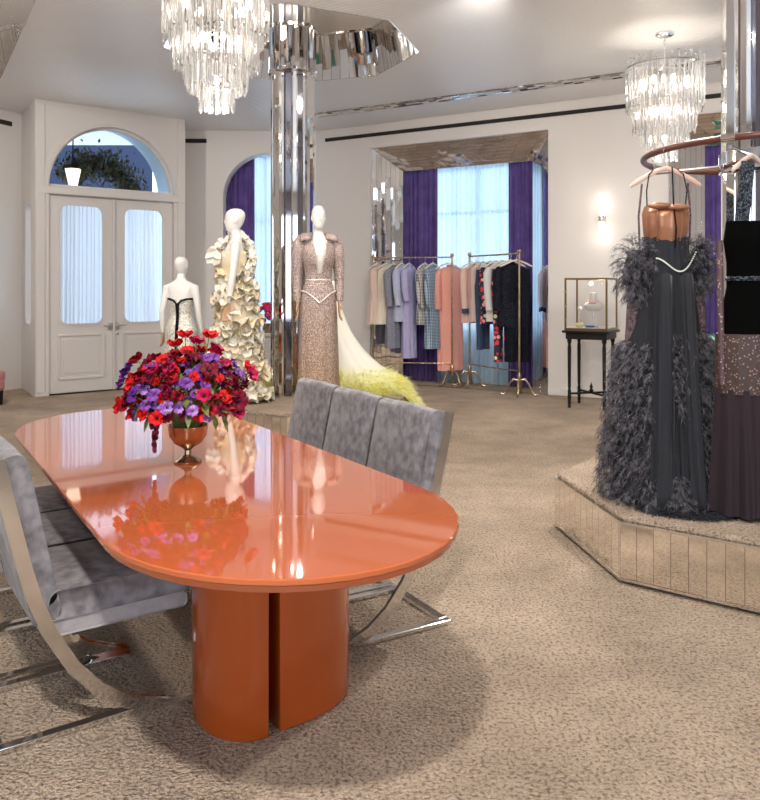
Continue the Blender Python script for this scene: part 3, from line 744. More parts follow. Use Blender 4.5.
for k in range(1500):
    if n_b >= 215: break
    th = math.acos(1-1.45*rr.random()); a = rr.uniform(0, 2*PI)
    q = rr.uniform(.72, 1.02)
    p = Vector((.225*sin(th)*cos(a)*q, .20*sin(th)*sin(a)*q, CZ-.03+.165*cos(th)*q))
    if any((p-t_).length < .028 for t_ in tops): continue
    tops.append(p); n_b += 1
    kd, c1, c2 = rr.choices(KINDS, WT)[0]
    if cnt.get(kd, 0) >= 98: kd, c1, c2 = KINDS[3]
    cnt[kd] = cnt.get(kd, 0)+1
    dirv = (p-Vector((0, 0, CZ-.10))).normalized()+Vector((rr.uniform(-.55, .55), rr.uniform(-.55, .55), rr.uniform(-.1, .5)))
    e = dirv.to_track_quat('Z', 'Y').to_euler(); s_ = rr.uniform(.8, 1.2)
    o = link(bloom_mesh(kd, c1, c2), kd, fl, p, e, s_)
    if kd in ('poppy', 'anemone'): link(cen, 'flower_center', o)
    mid = Vector((p.x*.35, p.y*.35, .18)); st.tube([(p.x*.08, p.y*.08, .10), mid, p-dirv.normalized()*.002], .0016, 4)
for px_, pz, py_ in ((-.01, .475, 0), (.03, .45, .01), (.085, .475, -.02), (-.05, .44, .02), (.10, .42, .03), (.225, .35, 0), (.24, .33, -.03), (-.25, .30, 0), (-.19, .385, 0), (-.235, .34, .02), (-.24, .22, -.04)):
    kd, c1, c2 = KINDS[rr.choice((0, 1, 1, 0, 8))] if px_ > -.2 else KINDS[rr.choice((0, 6, 5))]
    p = Vector((px_, py_, pz)); dirv = (p-Vector((0, 0, .2))).normalized(); o = link(bloom_mesh(kd, c1, c2), kd, fl, p, dirv.to_track_quat('Z', 'Y').to_euler(), 1.1)
    if kd in ('poppy', 'anemone'): link(cen, 'flower_center', o)
    st.tube([(0, 0, .12), (px_*.5, py_*.5, .26), p], .0019, 4)
st.build('stems', mat('stem_green', (.20, .22, .07), .5), fl)['kind'] = 'stuff'
lf = MB()
for k in range(90):
    a = rr.uniform(0, 2*PI); th = rr.uniform(.5, 1.9); p = Vector((.18*sin(th)*cos(a), .16*sin(th)*sin(a), CZ-.05+.13*cos(th)))
    rot = Matrix.Rotation(a, 3, 'Z')@Matrix.Rotation(rr.uniform(-.5, 1.2), 3, 'Y'); L_ = rr.uniform(.04, .08)
    lf.rings([[p+rot@Vector((L_*t, s*.012*sin(PI*t*.9+.15), -L_*.3*t*t)) for s in (-1, 0, 1)] for t in (0, .3, .6, 1)], cap=False, closed=False)
lf.build('leaves', mat('bouquet_leaf', (.06, .10, .03), .5, noise=(30, (.25, .24, .06), 2)), fl)['kind'] = 'stuff'
am = MB()
for k in range(46):
    a = -2.3+rr.uniform(-.35, .35); d_ = rr.uniform(0, 1); am.ell((-.105+rr.uniform(-.018, .018)*(1-d_)+.0, -.07, .18-.15*d_*rr.uniform(.6, 1)), (.008, .008, .010), 6, 5)
am.build('trailing_amaranth', mat('amaranth', (.16, .005, .03), .8), fl)

# ------------------------------------------------------------------ mannequins
def mannequin_body(root, arms, pose=0, hands=True, female=True, lean=0, seed=0):
    """arms: list of two (elbow, wrist) offsets; body faces -Y; 1.82 m"""
    b = MB(); n = 20
    def ring(z, rx, ry, cy=0, cx=0, p=2.2):
        out = []
        for j in range(n):
            a = 2*PI*j/n; c_, s_ = cos(a), sin(a); out.append((cx+rx*math.copysign(abs(c_)**(2/p), c_), cy+ry*math.copysign(abs(s_)**(2/p), s_), z))
        return out
    tor = [(.84, .12, .085, 0), (.90, .165, .112, .01), (.97, .168, .115, .012), (1.04, .145, .10, .005), (1.12, .115, .082, 0), (1.20, .118, .085, -.002), (1.28, .138, .10, -.012), (1.34, .148, .105, -.016), (1.40, .158, .092, -.005), (1.45, .160, .072, .004), (1.485, .125, .058, .008), (1.51, .07, .05, .010), (1.54, .048, .048, .008), (1.57, .045, .047, -.002), (1.60, .044, .046, -.008)]
    b.rings([ring(*t[:3], t[3]) for t in tor])
    b.ell((.070, -.072, 1.325), (.055, .042, .055)); b.ell((-.070, -.072, 1.325), (.055, .042, .055))
    # head
    hz = 1.672
    b.rings([ring(hz+dz, rx, ry, cy, p=2.0) for dz, rx, ry, cy in ((-.112, .028, .034, -.030), (-.098, .042, .052, -.028), (-.07, .056, .072, -.018), (-.03, .066, .086, -.008), (.01, .071, .094, .0), (.045, .072, .096, .004), (.075, .064, .086, .006), (.098, .043, .06, .008), (.108, .018, .026, .01))])
    b.rings([[(x*s, -.088+y, hz+z) for x, s in ((-1, w_), (1, w_))]+[(0, -.088+y-.024*k, hz+z)] for z, w_, y, k in ((.012, .005, -.002, .1), (-.01, .008, -.002, .6), (-.03, .012, .0, 1.0), (-.038, .006, .004, .3))])
    b.ell((0, -.082, hz-.056), (.021, .012, .010)); b.ell((0, -.068, hz-.090), (.020, .018, .015))
    b.ell((.071, .008, hz-.008), (.008, .018, .026)); b.ell((-.071, .008, hz-.008), (.008, .018, .026))
    for sx in (-1, 1):
        x = sx*.088
        b.rings([ring(z, r, r*1.05, cy, x+sx*dx) for z, r, cy, dx in ((.92, .082, .01, 0), (.80, .082, .006, -.002), (.65, .068, 0, -.01), (.50, .052, -.004, -.016), (.44, .050, .004, -.018), (.33, .052, .015, -.02), (.20, .038, .012, -.022), (.09, .028, .010, -.024), (.045, .030, .012, -.024))])
        b.ell((x-sx*.024, -.045, .030), (.038, .105, .030))
    ends = []
    for sx, (el, wr) in zip((-1, 1), arms):
        sh = Vector((sx*.165, .006, 1.435)); E = Vector((sx*el[0], el[1], el[2])); Wv = Vector((sx*wr[0], wr[1], wr[2]))
        pts = [sh+Vector((-sx*.03, 0, .008)), sh, sh.lerp(E, .35), sh.lerp(E, .7), E, E.lerp(Wv, .3), E.lerp(Wv, .7), Wv]
        b.tube(pts, [.036, .046, .043, .038, .034, .035, .028, .022], 14); ends.append((E, Wv))
    body = fuse(b, 'mannequin_body', m_mann, root, .0085, 4)
    if hands:
        for sx, (E, Wv) in zip((-1, 1), ends):
            h = MB(); d = (Wv-E).normalized(); side = Vector((0, -1, 0)); side = (side-d*side.dot(d)).normalized(); nrm = d.cross(side)
            P = lambda a, s_, q: Wv+d*a+side*s_+nrm*q
            h.rings([[P(a, w_*cos(2*PI*j/12), t*sin(2*PI*j/12)) for j in range(12)] for a, w_, t in ((-.012, .021, .019), (.02, .024, .015), (.05, .036, .014), (.085, .038, .013), (.095, .034, .010))])
            for k, (o_, L_) in enumerate(((-.028, .062), (-.010, .074), (.009, .078), (.027, .068))):
                c_ = -sx*.0; h.tube([P(.075, o_, 0), P(.095+L_*.4, o_*1.08, sx*-.004), P(.09+L_*.75, o_*1.08, -sx*.014), P(.088+L_, o_*1.0, -sx*.028)], [.0095, .0088, .008, .006], 8)
            h.tube([P(.012, .022, 0), P(.045, .046, -sx*.012), P(.075, .058, -sx*.022)], [.012, .0105, .007], 8)
            fuse(h, 'hand', m_wood, root, .0042, 2)
    return body
ARM_DOWN = [((.225, .02, 1.15), (.235, -.03, .905))]*2
def loft_dress(rs, n=72, folds=0, amp=0, seed=0, top_open=False):
    """rs: (z, rx, ry, cx, cy, foldamount)"""
    rr = random.Random(seed); ph = [rr.uniform(0, 6.28) for _ in range(5)]; loops = []
    for z, rx, ry, cx, cy, fa in rs:
        lp = []
        for j in range(n):
            a = 2*PI*j/n
            f = 1+fa*amp*(sin(folds*a+ph[0]+1.1*sin(2*a+ph[1]))+.5*sin(folds*1.7*a+ph[2]))
            lp.append((cx+rx*f*cos(a), cy+ry*f*sin(a), z))
        loops.append(lp)
    return loops
def densify(rs, k=3):
    out = []
    for i in range(len(rs)-1):
        for j in range(k):
            t = j/k; out.append(tuple(a+(b-a)*(t*t*(3-2*t)*.4+t*.6) for a, b in zip(rs[i], rs[i+1])))
    out.append(rs[-1]); return out

# -- pewter/pink beaded gown (centre)
m_bead = pattern_mat('beaded_lattice', 'beads', [(.82, .70, .65), (.58, .46, .42), (.34, .25, .22), (.95, .82, .60)], 105, .35, .3, 1.0)
m_pearl = mat('pearl_trim', (.80, .72, .66), .25, .3, bump=(160, .5, .002))
d3 = thing('mannequin', 'white mannequin wearing the long beaded pink-silver gown in front of the left column', 'mannequin', (-.56, 7.10, .32), R(10))
d3.scale = (.88, 1, 1.025)
mannequin_body(d3, [((.215, .03, 1.16), (.215, -.01, .915)), ((.215, .03, 1.16), (.215, -.01, .915))])
g3 = thing('beaded_gown', 'long sleeved pink-silver beaded gown with plunging neck, pointed waist trim and lattice skirt', 'dress', (-.56, 7.10, .32), R(10)); g3.scale = (.88, 1, 1.025)
rs = [(1.45, .160, .088, 0, 0, 0), (1.36, .172, .132, 0, -.008, 0), (1.28, .160, .128, 0, -.010, 0), (1.20, .138, .098, 0, 0, 0), (1.12, .128, .092, 0, 0, 0), (1.03, .158, .113, 0, .006, 0), (.95, .180, .127, 0, .01, .3), (.80, .188, .135, 0, .01, .7), (.55, .195, .145, 0, .01, 1), (.3, .205, .16, 0, .01, 1.2), (.02, .225, .185, 0, .01, 1.5)]
L3 = loft_dress(densify(rs), 80, 9, .022, 3); M_ = MB(); M_.rings(L3, cap=False)
# plunging neck: drop faces near the front centre above the bust
def vcut(M_, test): M_.f = [f for f in M_.f if not test(sum((Vector(M_.v[i]) for i in f), Vector())/len(f))]
vcut(M_, lambda c: c.y < 0 and c.z > 1.17 and abs(c.x) < .012+(c.z-1.17)*.20)
o = M_.build('gown_body', m_bead, g3, ang=180); s_ = o.modifiers.new('s', 'SOLIDIFY'); s_.thickness = .005; s_.offset = 1
for sx in (-1, 1):
    sh = MB(); lp = []
    for t in range(9):
        a = PI*t/8; lp.append(Vector((0, .085*cos(a)*1.0, 1.44+.065*sin(a))))
    sh.rings([[Vector((sx*(x), p.y*k_, p.z+dz)) for p in lp] for x, k_, dz in ((.07, .8, .03), (.12, 1, .022), (.165, 1.0, .02), (.20, .9, .0))], cap=False, closed=False)
    o = sh.build('shoulder_yoke', m_bead, g3, ang=180); s_ = o.modifiers.new('s', 'SOLIDIFY'); s_.thickness = .006; s_.offset = 1
for sx in (-1, 1):
    pts = [(sx*.165, .006, 1.50), (sx*.192, .010, 1.44), (sx*.210, .022, 1.29), (sx*.220, .03, 1.16), (sx*.220, .01, 1.03), (sx*.217, -.008, .93)]
    MB().tube(pts, [.046, .070, .066, .054, .046, .040], 16).build('sleeve', m_bead, g3)
for sx in (-1, 1):
    pts = [(sx*(.014+(z-1.17)*.20), -(.104+ (.030 if 1.25 < z < 1.38 else .010)), z) for z in (1.17, 1.22, 1.27, 1.32, 1.37, 1.42)]+[(sx*.085, -.06, 1.47), (sx*.075, 0, 1.485)]
    MB().tube(pts, .006, 6).build('neckline_trim', m_pearl, g3)
bl = MB(); bl.tube([(.130*cos(2*PI*j/40), .098*sin(2*PI*j/40), 1.115) for j in range(41)], .009, 6, cap=False)
bl.tube([(-.175, -.02, 1.02), (-.12, -.105, 1.00), (-.06, -.13, .96), (0, -.142, .915), (.06, -.13, .96), (.12, -.105, 1.00), (.175, -.02, 1.02)], .009, 6)
bl.build('waist_trim', m_pearl, g3)

# -- strapless sequin gown seen from behind (left)
m_seq = pattern_mat('silver_sequins', 'sequin', [(.50, .46, .38), (.75, .71, .62), (.95, .93, .85)], 95, .3, .45, .8)
d1_ = thing('mannequin', 'white mannequin with its back turned, wearing the strapless sequin gown by the doors', 'mannequin', (-2.19, 8.6, .0), R(172))
d1_.scale = (.975,)*3
mannequin_body(d1_, [((.215, .03, 1.16), (.235, -.03, .915))]*2)
g1 = thing('sequin_gown', 'strapless silver sequin gown with black trim down the back', 'dress', (-2.19, 8.6, .0), R(172)); g1.scale = (.975,)*3
rs = [(1.30, .150, .118, 0, -.008, 0), (1.20, .130, .102, 0, 0, 0), (1.12, .126, .094, 0, 0, 0), (1.03, .160, .113, 0, .006, 0), (.95, .182, .127, 0, .01, .2), (.80, .186, .135, 0, .01, .6), (.5, .20, .16, 0, .01, 1), (.02, .27, .24, 0, .02, 1.5)]
M_ = MB(); M_.rings(loft_dress(densify(rs), 64, 9, .02, 5), cap=False); o = M_.build('gown_body', m_seq, g1, ang=180); s_ = o.modifiers.new('s', 'SOLIDIFY'); s_.thickness = .004; s_.offset = 1
m_blk = mat('black_satin', (.004, .004, .005), .6, spec=.2)
tr = MB(); tr.tube([(-.152, .02, 1.305), (-.10, .088, 1.300), (-.045, .115, 1.285), (-.012, .125, 1.25), (-.005, .112, 1.12), (-.008, .135, .95), (-.006, .15, .80), (-.006, .168, .55)], .012, 6)
tr.tube([(.152, .02, 1.305), (.10, .088, 1.300), (.045, .115, 1.285), (.012, .125, 1.25), (.005, .112, 1.12), (.008, .135, .95), (.006, .15, .80), (.006, .168, .55)], .012, 6)
tr.tube([(.152*cos(a), -.008+.125*sin(a), 1.305) for a in [R(x) for x in range(180, 361, 15)]], .007, 6)
tr.build('black_trim', m_blk, g1)

# -- cream ruffled gown (second from left)
m_cream = mat('cream_organza', (.84, .72, .50), .6, sheen=.3); m_cream2 = mat('cream_organza_light', (.88, .83, .72), .6, sheen=.3)
R2 = R(-80)
d2_ = thing('mannequin', 'white mannequin in profile facing left, wearing the cream ruffled gown', 'mannequin', (-1.376, 7.40, .32), R2); d2_.scale = (1.0, 1.0, 1.025)
mannequin_body(d2_, [((.215, .06, 1.16), (.232, .02, .90)), ((.215, -.02, 1.16), (.215, -.06, .905))])
g2 = thing('ruffled_gown', 'long cream gown covered in organza ruffles with a puffed rosette shoulder', 'dress', (-1.376, 7.40, .32), R2); g2.scale = (1.0, 1.0, 1.025)
rs = [(1.38, .150, .112, 0, -.008, 0), (1.28, .150, .118, 0, -.010, 0), (1.20, .130, .102, 0, 0, 0), (1.12, .126, .096, 0, 0, 0), (1.03, .160, .118, 0, .006, 0), (.90, .185, .135, 0, .01, .4), (.6, .20, .16, 0, .02, 1), (.3, .22, .20, 0, .03, 1.2), (.02, .26, .26, 0, .05, 1.5)]
rs2 = densify(rs); M_ = MB(); M_.rings(loft_dress(rs2, 64, 9, .03, 8), cap=False); o = M_.build('gown_body', m_cream, g2, ang=180); s_ = o.modifiers.new('s', 'SOLIDIFY'); s_.thickness = .004; s_.offset = 1
def dress_r(rs, z):
    for i in range(len(rs)-1):
        if rs[i][0] >= z >= rs[i+1][0]:
            t = (rs[i][0]-z)/(rs[i][0]-rs[i+1][0]); return [rs[i][k]*(1-t)+rs[i+1][k]*t for k in range(6)]
    return rs[-1]
def ruffle(M_, path, wid, seed, fr=10, drop=.5):
    """path: (pos, outward); a wavy frill standing off the path"""
    rr = random.Random(seed); ph = rr.uniform(0, 6.28); n = len(path); rows = [[], [], []]
    for i, (p, o_) in enumerate(path):
        t = i/(n-1); a = fr*2*PI*t+ph; wz = sin(a)*.8+.4*sin(a*1.9+ph); tap = min(1, 5*t, 5*(1-t))+.15
        tan = (path[min(i+1, n-1)][0]-path[max(i-1, 0)][0]).normalized(); bi = o_.cross(tan).normalized()
        for r_, q in zip(rows, (0, .55, 1)):
            r_.append(p+(o_*(1-drop)-Vector((0, 0, drop)))*wid*q*tap+bi*wz*wid*.42*q+tan*cos(a*1.3)*wid*.22*q)
    M_.rings(rows, cap=False, closed=False)
rr = random.Random(9)
for k in range(100):
    z = 1.24-1.17*(k/100)+rr.uniform(-.03, .03); a0 = rr.uniform(0, 2*PI); span = rr.uniform(1.6, 3.6); sl = rr.uniform(-.10, .10); path = []
    for i in range(60):
        a = a0+span*i/59; zz = max(.06, z+sl*(i/59-.5)*2+.02*sin(3*a)); d_ = dress_r(rs, zz)
        path.append((Vector((d_[3]+d_[1]*cos(a), d_[4]+d_[2]*sin(a), zz)), Vector((cos(a), sin(a), 0))))
    M_ = MB(); ruffle(M_, path, rr.uniform(.07, .12), k, fr=span*2.0, drop=rr.uniform(.1, .5)); M_.build('ruffle', m_cream2 if k % 2 else m_cream, g2, ang=180)
# spiral rosettes on bodice and shoulder
for k, (cx, cy, cz, r0) in enumerate(((-.12, -.02, 1.47, .085), (-.15, .05, 1.38, .10), (-.08, -.10, 1.42, .075), (-.05, .05, 1.49, .07), (-.14, .0, 1.30, .09), (-.08, .10, 1.42, .09), (-.15, -.08, 1.24, .08), (.02, -.13, 1.30, .07), (.0, .13, 1.34, .08), (-.12, .09, 1.22, .09), (.06, .12, 1.24, .07))):
    c = Vector((cx, cy, cz)); ou = Vector((cx*1.1-.02, cy, .03+(cz-1.33)*.4)).normalized(); tx = ou.cross(Vector((0, 0, 1))).normalized(); ty = ou.cross(tx); path = []
    for i in range(80):
        t = i/79; a = t*2*PI*2.2; path.append((c+(tx*cos(a)+ty*sin(a))*(r0*(.15+.7*t))+ou*.01*(1-t), (ou+(tx*cos(a)+ty*sin(a))*.5*t).normalized()))
    M_ = MB(); ruffle(M_, path, .055, 40+k, fr=12, drop=.0); M_.build('rosette', m_cream2, g2, ang=180)
M_ = MB(); path = [(Vector((-.02+.0*t, -.16-.03*sin(PI*t), 1.44-.20*t)), Vector((-.1, -1, 0)).normalized()) for t in [i/39 for i in range(40)]]; ruffle(M_, path, .08, 77, 3, .1); M_.build('ruffle', m_cream2, g2, ang=180)

# ------------------------------------------------------------------ feather strand generator
def strand(M_, p, d, L_, w_, droop, rr, seg=4):
    side = d.cross(Vector((rr.uniform(-1, 1), rr.uniform(-1, 1), rr.uniform(-1, 1)))).normalized(); q = Vector(p); v = Vector(d); b = len(M_.v)
    for i in range(seg+1):
        t = i/seg; ww = w_*(1-t*.8)
        M_.v += [tuple(q-side*ww), tuple(q+side*ww)]
        v = (v+Vector((0, 0, -droop/seg))+Vector((rr.uniform(-.12, .12), rr.uniform(-.12, .12), rr.uniform(-.08, .08)))).normalized(); q = q+v*(L_/seg)
    for i in range(seg): M_.f.append((b+2*i, b+2*i+1, b+2*i+3, b+2*i+2))
# -- white to yellow train behind the beaded gown
def train():
    t_ = thing('train_gown', 'white gown with a long train ending in yellow feathers, behind the beaded gown', 'dress', (-.50, 7.98, .32))
    m_tr = bpy.data.materials.new('train_fabric'); m_tr.use_nodes = True; nt = m_tr.node_tree; b = nt.nodes['Principled BSDF']; N = nt.nodes.new; L = nt.links.new
    tc = N('ShaderNodeTexCoord'); sx = N('ShaderNodeSeparateXYZ'); L(tc.outputs['Object'], sx.inputs[0]); r = N('ShaderNodeValToRGB')
    r.color_ramp.elements[0].position = .05; r.color_ramp.elements[0].color = (.82, .80, .22, 1); r.color_ramp.elements[1].position = .30; r.color_ramp.elements[1].color = (.86, .84, .74, 1)
    L(sx.outputs['Z'], r.inputs['Fac']); L(r.outputs['Color'], b.inputs['Base Color']); b.inputs['Roughness'].default_value = .6
    loops = []; n = 72; m = 26
    def pt(a, t):
        cx = .10*t+.34*t**2; cy = .10*t+.05*t*t; rx = .085+.115*t**.9+.42*t**2.2; ry = .075+.10*t+.26*t**2
        f = 1+.03*t*(sin(11*a)+.6*sin(17*a+1)); x = cx+rx*f*cos(a); y = cy+ry*f*sin(a)
        z = .95*(1-t)**1.35
        wx = x-.50+.0
        if wx > .24: z = max(z-.30*min(1, (wx-.24)/.22), -.30+.0)
        q = Vector((x-.50+.88, y+7.98-7.85))
        if q.length < .275: q = q.normalized()*.275; x = q.x-.38; y = q.y-.13
        return Vector((x, y, z+.012))
    M_ = MB(); M_.rings([[pt(2*PI*j/n, i/m) for j in range(n)] for i in range(m+1)], cap=False)
    o = M_.build('skirt', m_tr, t_, ang=180); s_ = o.modifiers.new('s', 'SOLIDIFY'); s_.thickness = .004
    MB().rings(loft_dress([(.94, .085, .075, 0, 0, 0), (1.02, .12, .09, 0, 0, 0), (1.12, .125, .095, 0, 0, 0), (1.14, .10, .08, 0, 0, 0)], 32)).build('bodice', m_tr, t_)
    rr = random.Random(4); F = MB()
    for k in range(9000):
        a = rr.uniform(0, 2*PI); t = rr.choice((rr.uniform(.80, 1.0), rr.uniform(.88, 1.02), rr.uniform(.66, 1.0))); t = min(t, 1.0); p = pt(a, t)
        d = Vector((cos(a)+rr.uniform(-.5, .5), sin(a)*.8+rr.uniform(-.5, .5), rr.uniform(-.1, .9))).normalized(); strand(F, p+Vector((0, 0, .005)), d, rr.uniform(.05, .11), .0022, .8, rr, 3)
    F.build('yellow_feather_hem', mat('yellow_feather', (.84, .80, .22), .7, noise=(8, (.88, .87, .50), 2)), t_, smooth=False)
    F = MB()
    for k in range(2200):   # the tail of the hem curling round behind the column
        u = rr.random(); p = Vector((-.78+.55*u-.02, .42+.12*sin(3*u)+rr.uniform(-.08, .08), .005)); d = Vector((rr.uniform(-1, 1), rr.uniform(-1, .6), rr.uniform(.2, 1.2))).normalized(); strand(F, p, d, rr.uniform(.06, .13), .0024, .8, rr, 3)
    F.build('yellow_feather_tail', MATS['yellow_feather'], t_, smooth=False)
train()

# ------------------------------------------------------------------ garment racks
def rack(p0, p1, h, label):
    c = (Vector(p0)+Vector(p1))/2; d = Vector(p1)-Vector(p0); L_ = d.length; root = thing('garment_rack', label, 'clothes rack', (c.x, c.y, 0), math.atan2(d.y, d.x))
    for sx in (-1, 1):
        x = sx*L_/2; MB().tube([(x, 0, .17), (x, 0, h+.02)], .014, 10).build('post', m_brass, root)
        MB().ell((x, 0, h+.03), (.028, .028, .028), 14, 8).build('finial', m_brass, root)
        MB().lathe([(.014, .30), (.03, .26), (.02, .22), (.035, .17), (.02, .12), (.012, .08)], (x, 0, 0), 14).build('hub', m_brass, root)
        for k in range(4):
            a = PI/4+k*PI/2; P = lambda r, z: (x+r*cos(a), r*sin(a), z)
            MB().tube([P(.01, .20), P(.07, .215), P(.12, .16), P(.155, .07), P(.19, .018), P(.225, .022), P(.235, .04)], [.012, .014, .012, .011, .012, .012, .008], 8).build('leg', m_brass, root)
    MB().tube([(-L_/2, 0, h), (L_/2, 0, h)], .012, 10).build('rail', m_brass, root)
    MB().tube([(-L_/2+L_*t, -.05*sin(PI*t), .32) for t in [i/12 for i in range(13)]], .009, 8).build('lower_rail', m_brass, root)
    return root
R1a, R1b = (-.10, 11.24), (1.02, 11.03); R2a, R2b = (1.26, 10.97), (1.79, 10.03)
rack(R1a, R1b, 1.82, 'brass clothes rack on the left in the alcove, holding pale coats and a pink coat')
rack(R2a, R2b, 1.83, 'brass clothes rack on the right in the alcove, holding floral and black clothes')
m_hang = mat('hanger_cream', (.80, .74, .66), .35); m_hangp = mat('hanger_blush', (.72, .52, .44), .35)
def hanger(loc, rz, label, m=None, sc_=1, group=None):
    h = thing('clothes_hanger', label, 'hanger', loc, rz, group); m = m or m_hang
    MB().tube([(-.012*sc_, 0, -.0), (-.012, 0, .010), (0, 0, .018), (.014, 0, .008), (.012, 0, -.02), (0, 0, -.045), (0, 0, -.075)], .0028, 6).build('hook', m_steel, h)
    pts = [(.21*s, 0, -.075-.085*abs(s)**1.3) for s in (-1, -.8, -.5, -.25, 0, .25, .5, .8, 1)]
    MB().tube([(p[0]*sc_, p[1], p[2]) for p in pts], [.008, .013, .012, .011, .012, .011, .012, .013, .008], 8).build('shoulder_bar', m, h)
    return h
def garment(kind, loc, rz, L_, m, name, label, cat, w_=.20, sl=.55, group=None, cuff=None, flare=1.15, sleeves=True, seed=0):
    g = thing(name, label, cat, loc, rz, group); rr = random.Random(seed)
    zt = -.085
    if kind == 'trousers':
        zt = -.16
        M_ = MB(); M_.rings(loft_dress([(zt, .165, .035, 0, 0, 0), (zt-.06, .17, .045, 0, 0, 0), (zt-.26, .185, .06, 0, 0, .5)], 40, 6, .02, seed)); M_.build('waist', m, g)
        for sx in (-1, 1):
            M_ = MB(); M_.rings(loft_dress(densify([(zt-.20, .092, .055, sx*.09, 0, 0), (zt-.5, .075, .05, sx*.085, 0, 1), (zt-L_*.8, .062*flare, .045, sx*.08, 0, 1), (zt-L_, .06*flare, .045, sx*.08, 0, 1)], 2), 28, 5, .05, seed+sx)); M_.build('trouser_leg', m, g)
        return g
    if kind == 'skirt':
        M_ = MB(); M_.rings(loft_dress(densify([(-.16, .15, .04, 0, 0, 0), (-.30, .18, .06, 0, 0, .6), (-L_, .20*flare, .09, 0, 0, 1)], 3), 60, 9, .06, seed)); M_.build('skirt', m, g); return g
    rs = [(zt-.005, .05, .030, 0, 0, 0), (zt-.02, w_*.55, .045, 0, 0, 0), (zt-.055, w_*.92, .06, 0, 0, 0), (zt-.10, w_, .07, 0, 0, .2), (zt-.30, w_*.95, .08, 0, 0, .6), (zt-.45, w_*.88, .08, 0, 0, .8), (zt-L_*.65, w_*(.9+flare*.1), .09, 0, 0, 1), (zt-L_, w_*flare, .10, 0, 0, 1.2)]
    rs = [r for r in rs if r[0] >= zt-L_]
    M_ = MB(); M_.rings(loft_dress(densify(rs, 2), 64, 8, .045, seed)); M_.build('garment_body', m, g, ang=60)
    if sleeves:
        for sx in (-1, 1):
            pts = [(sx*w_*.86, 0, zt-.07), (sx*(w_+.015), -.01, zt-.13), (sx*(w_+.035), -.03, zt-.35), (sx*(w_+.03), -.055, zt-sl)]
            M_ = MB().tube(pts, [.045, .058, .052, .045], 12); slv = M_.build('sleeve', m, g)
            if cuff: MB().tube([(sx*(w_+.03), -.052, zt-sl+.05), (sx*(w_+.03), -.057, zt-sl-.012)], .050, 12).build('cuff', cuff, slv)
    col_ = MB().tube([(.045*cos(2*PI*j/16), .035*sin(2*PI*j/16)-.005, zt+.006) for j in range(17)], .012, 6, cap=False); col_.build('collar', m, g)
    return g
m_ivory = mat('ivory_crepe', (.74, .66, .55), .7, sheen=.2); m_ivory2 = mat('blush_crepe', (.72, .55, .48), .7)
m_greyw = mat('grey_wool', (.20, .21, .27), .85, noise=(50, (.28, .29, .35), 3)); m_pblue = mat('pale_blue_wool', (.45, .50, .68), .8, noise=(60, (.55, .58, .74), 3)); m_lilac = mat('lilac_knit', (.42, .40, .66), .8, noise=(70, (.5, .48, .74), 3))
m_check = pattern_mat('black_white_check', 'check', [(.04, .05, .08), (.80, .78, .74)], 15); m_check2 = pattern_mat('blue_white_check', 'check', [(.03, .05, .12), (.50, .66, .80)], 15)
m_pink = mat('salmon_tweed', (.82, .36, .29), .8, noise=(60, (.85, .42, .34), 3), bump=(60, .3, .004)); m_pale = mat('pale_pink', (.78, .52, .46), .7); m_navyc = mat('navy_cloth', (.035, .06, .12), .8)
m_floral = pattern_mat('floral_print', 'floral', [(.012, .015, .04), (.70, .03, .05), (.85, .30, .30), (.85, .70, .40)], 16); m_whitec = mat('white_boucle', (.78, .76, .74), .8, bump=(80, .4, .004)); m_bt = mat('black_lace', (.004, .004, .008), .9, spec=.1, noise=(60, (.025, .028, .04), 3)); m_bt2 = mat('black_trouser', (.004, .004, .008), .9, spec=.1, noise=(80, (.016, .019, .028), 3))
def onrack(a, b, t, h): p = Vector(a)+(Vector(b)-Vector(a))*t; return (p.x, p.y, h-.006)
def below(l, back=0): return (l[0]+back*.3, l[1]+back, l[2]-.028)
items1 = [
    ('coat', .06, .86, m_ivory2, 'dress', 'blush dress at the left end of the left rack, partly behind the post', 'dress', dict(w_=.17, flare=1.2, sleeves=False), 52),
    ('coat', .17, .86, m_ivory, 'dress', 'ivory sleeveless flared dress, second from the left on the left rack', 'dress', dict(w_=.17, flare=1.5, sleeves=False), 50),
    ('coat', .27, 1.20, m_greyw, 'coat', 'long slate grey coat between the ivory dress and pale blue jacket', 'coat', dict(w_=.18, sl=.58, flare=1.0), 58),
    ('coat', .37, .82, m_pblue, 'jacket', 'short pale blue jacket on the left rack beside the grey coat', 'jacket', dict(w_=.18, sl=.56, flare=1.05), 60),
    ('coat', .46, 1.34, m_lilac, 'knit_dress', 'long lilac dress on the left rack, before the checked coat', 'dress', dict(w_=.15, sl=.5, flare=.9), 62),
    ('coat', .66, .86, m_check, 'jacket', 'black and white checked jacket on the left rack', 'jacket', dict(w_=.18, sl=.6, flare=1.05), 58),
    ('coat', .76, 1.20, m_check2, 'dress', 'blue and white checked dress next to the long pink coat', 'dress', dict(w_=.16, sl=.6, flare=1.05), 55),
    ('coat', .955, 1.52, m_pink, 'long_coat', 'full length salmon pink tweed coat at the right end of the left rack', 'coat', dict(w_=.205, sl=.62, flare=.98), 25)]
for i, (k, t, L_, m, nm, lb, ct, kw, rz) in enumerate(items1):
    loc = onrack(R1a, R1b, t, 1.82); a_ = R(rz)
    hanger(loc, a_, 'cream hanger holding the '+{0: 'blush dress', 1: 'ivory flared dress', 2: 'slate grey coat', 3: 'pale blue jacket', 4: 'lilac dress', 5: 'black and white checked jacket', 6: 'blue checked dress', 7: 'long pink coat'}[i]+' on the left rack')
    garment(k, below(loc, .12 if i == 7 else 0), a_, L_-.03, m, nm, lb, ct, seed=i+1, **kw)
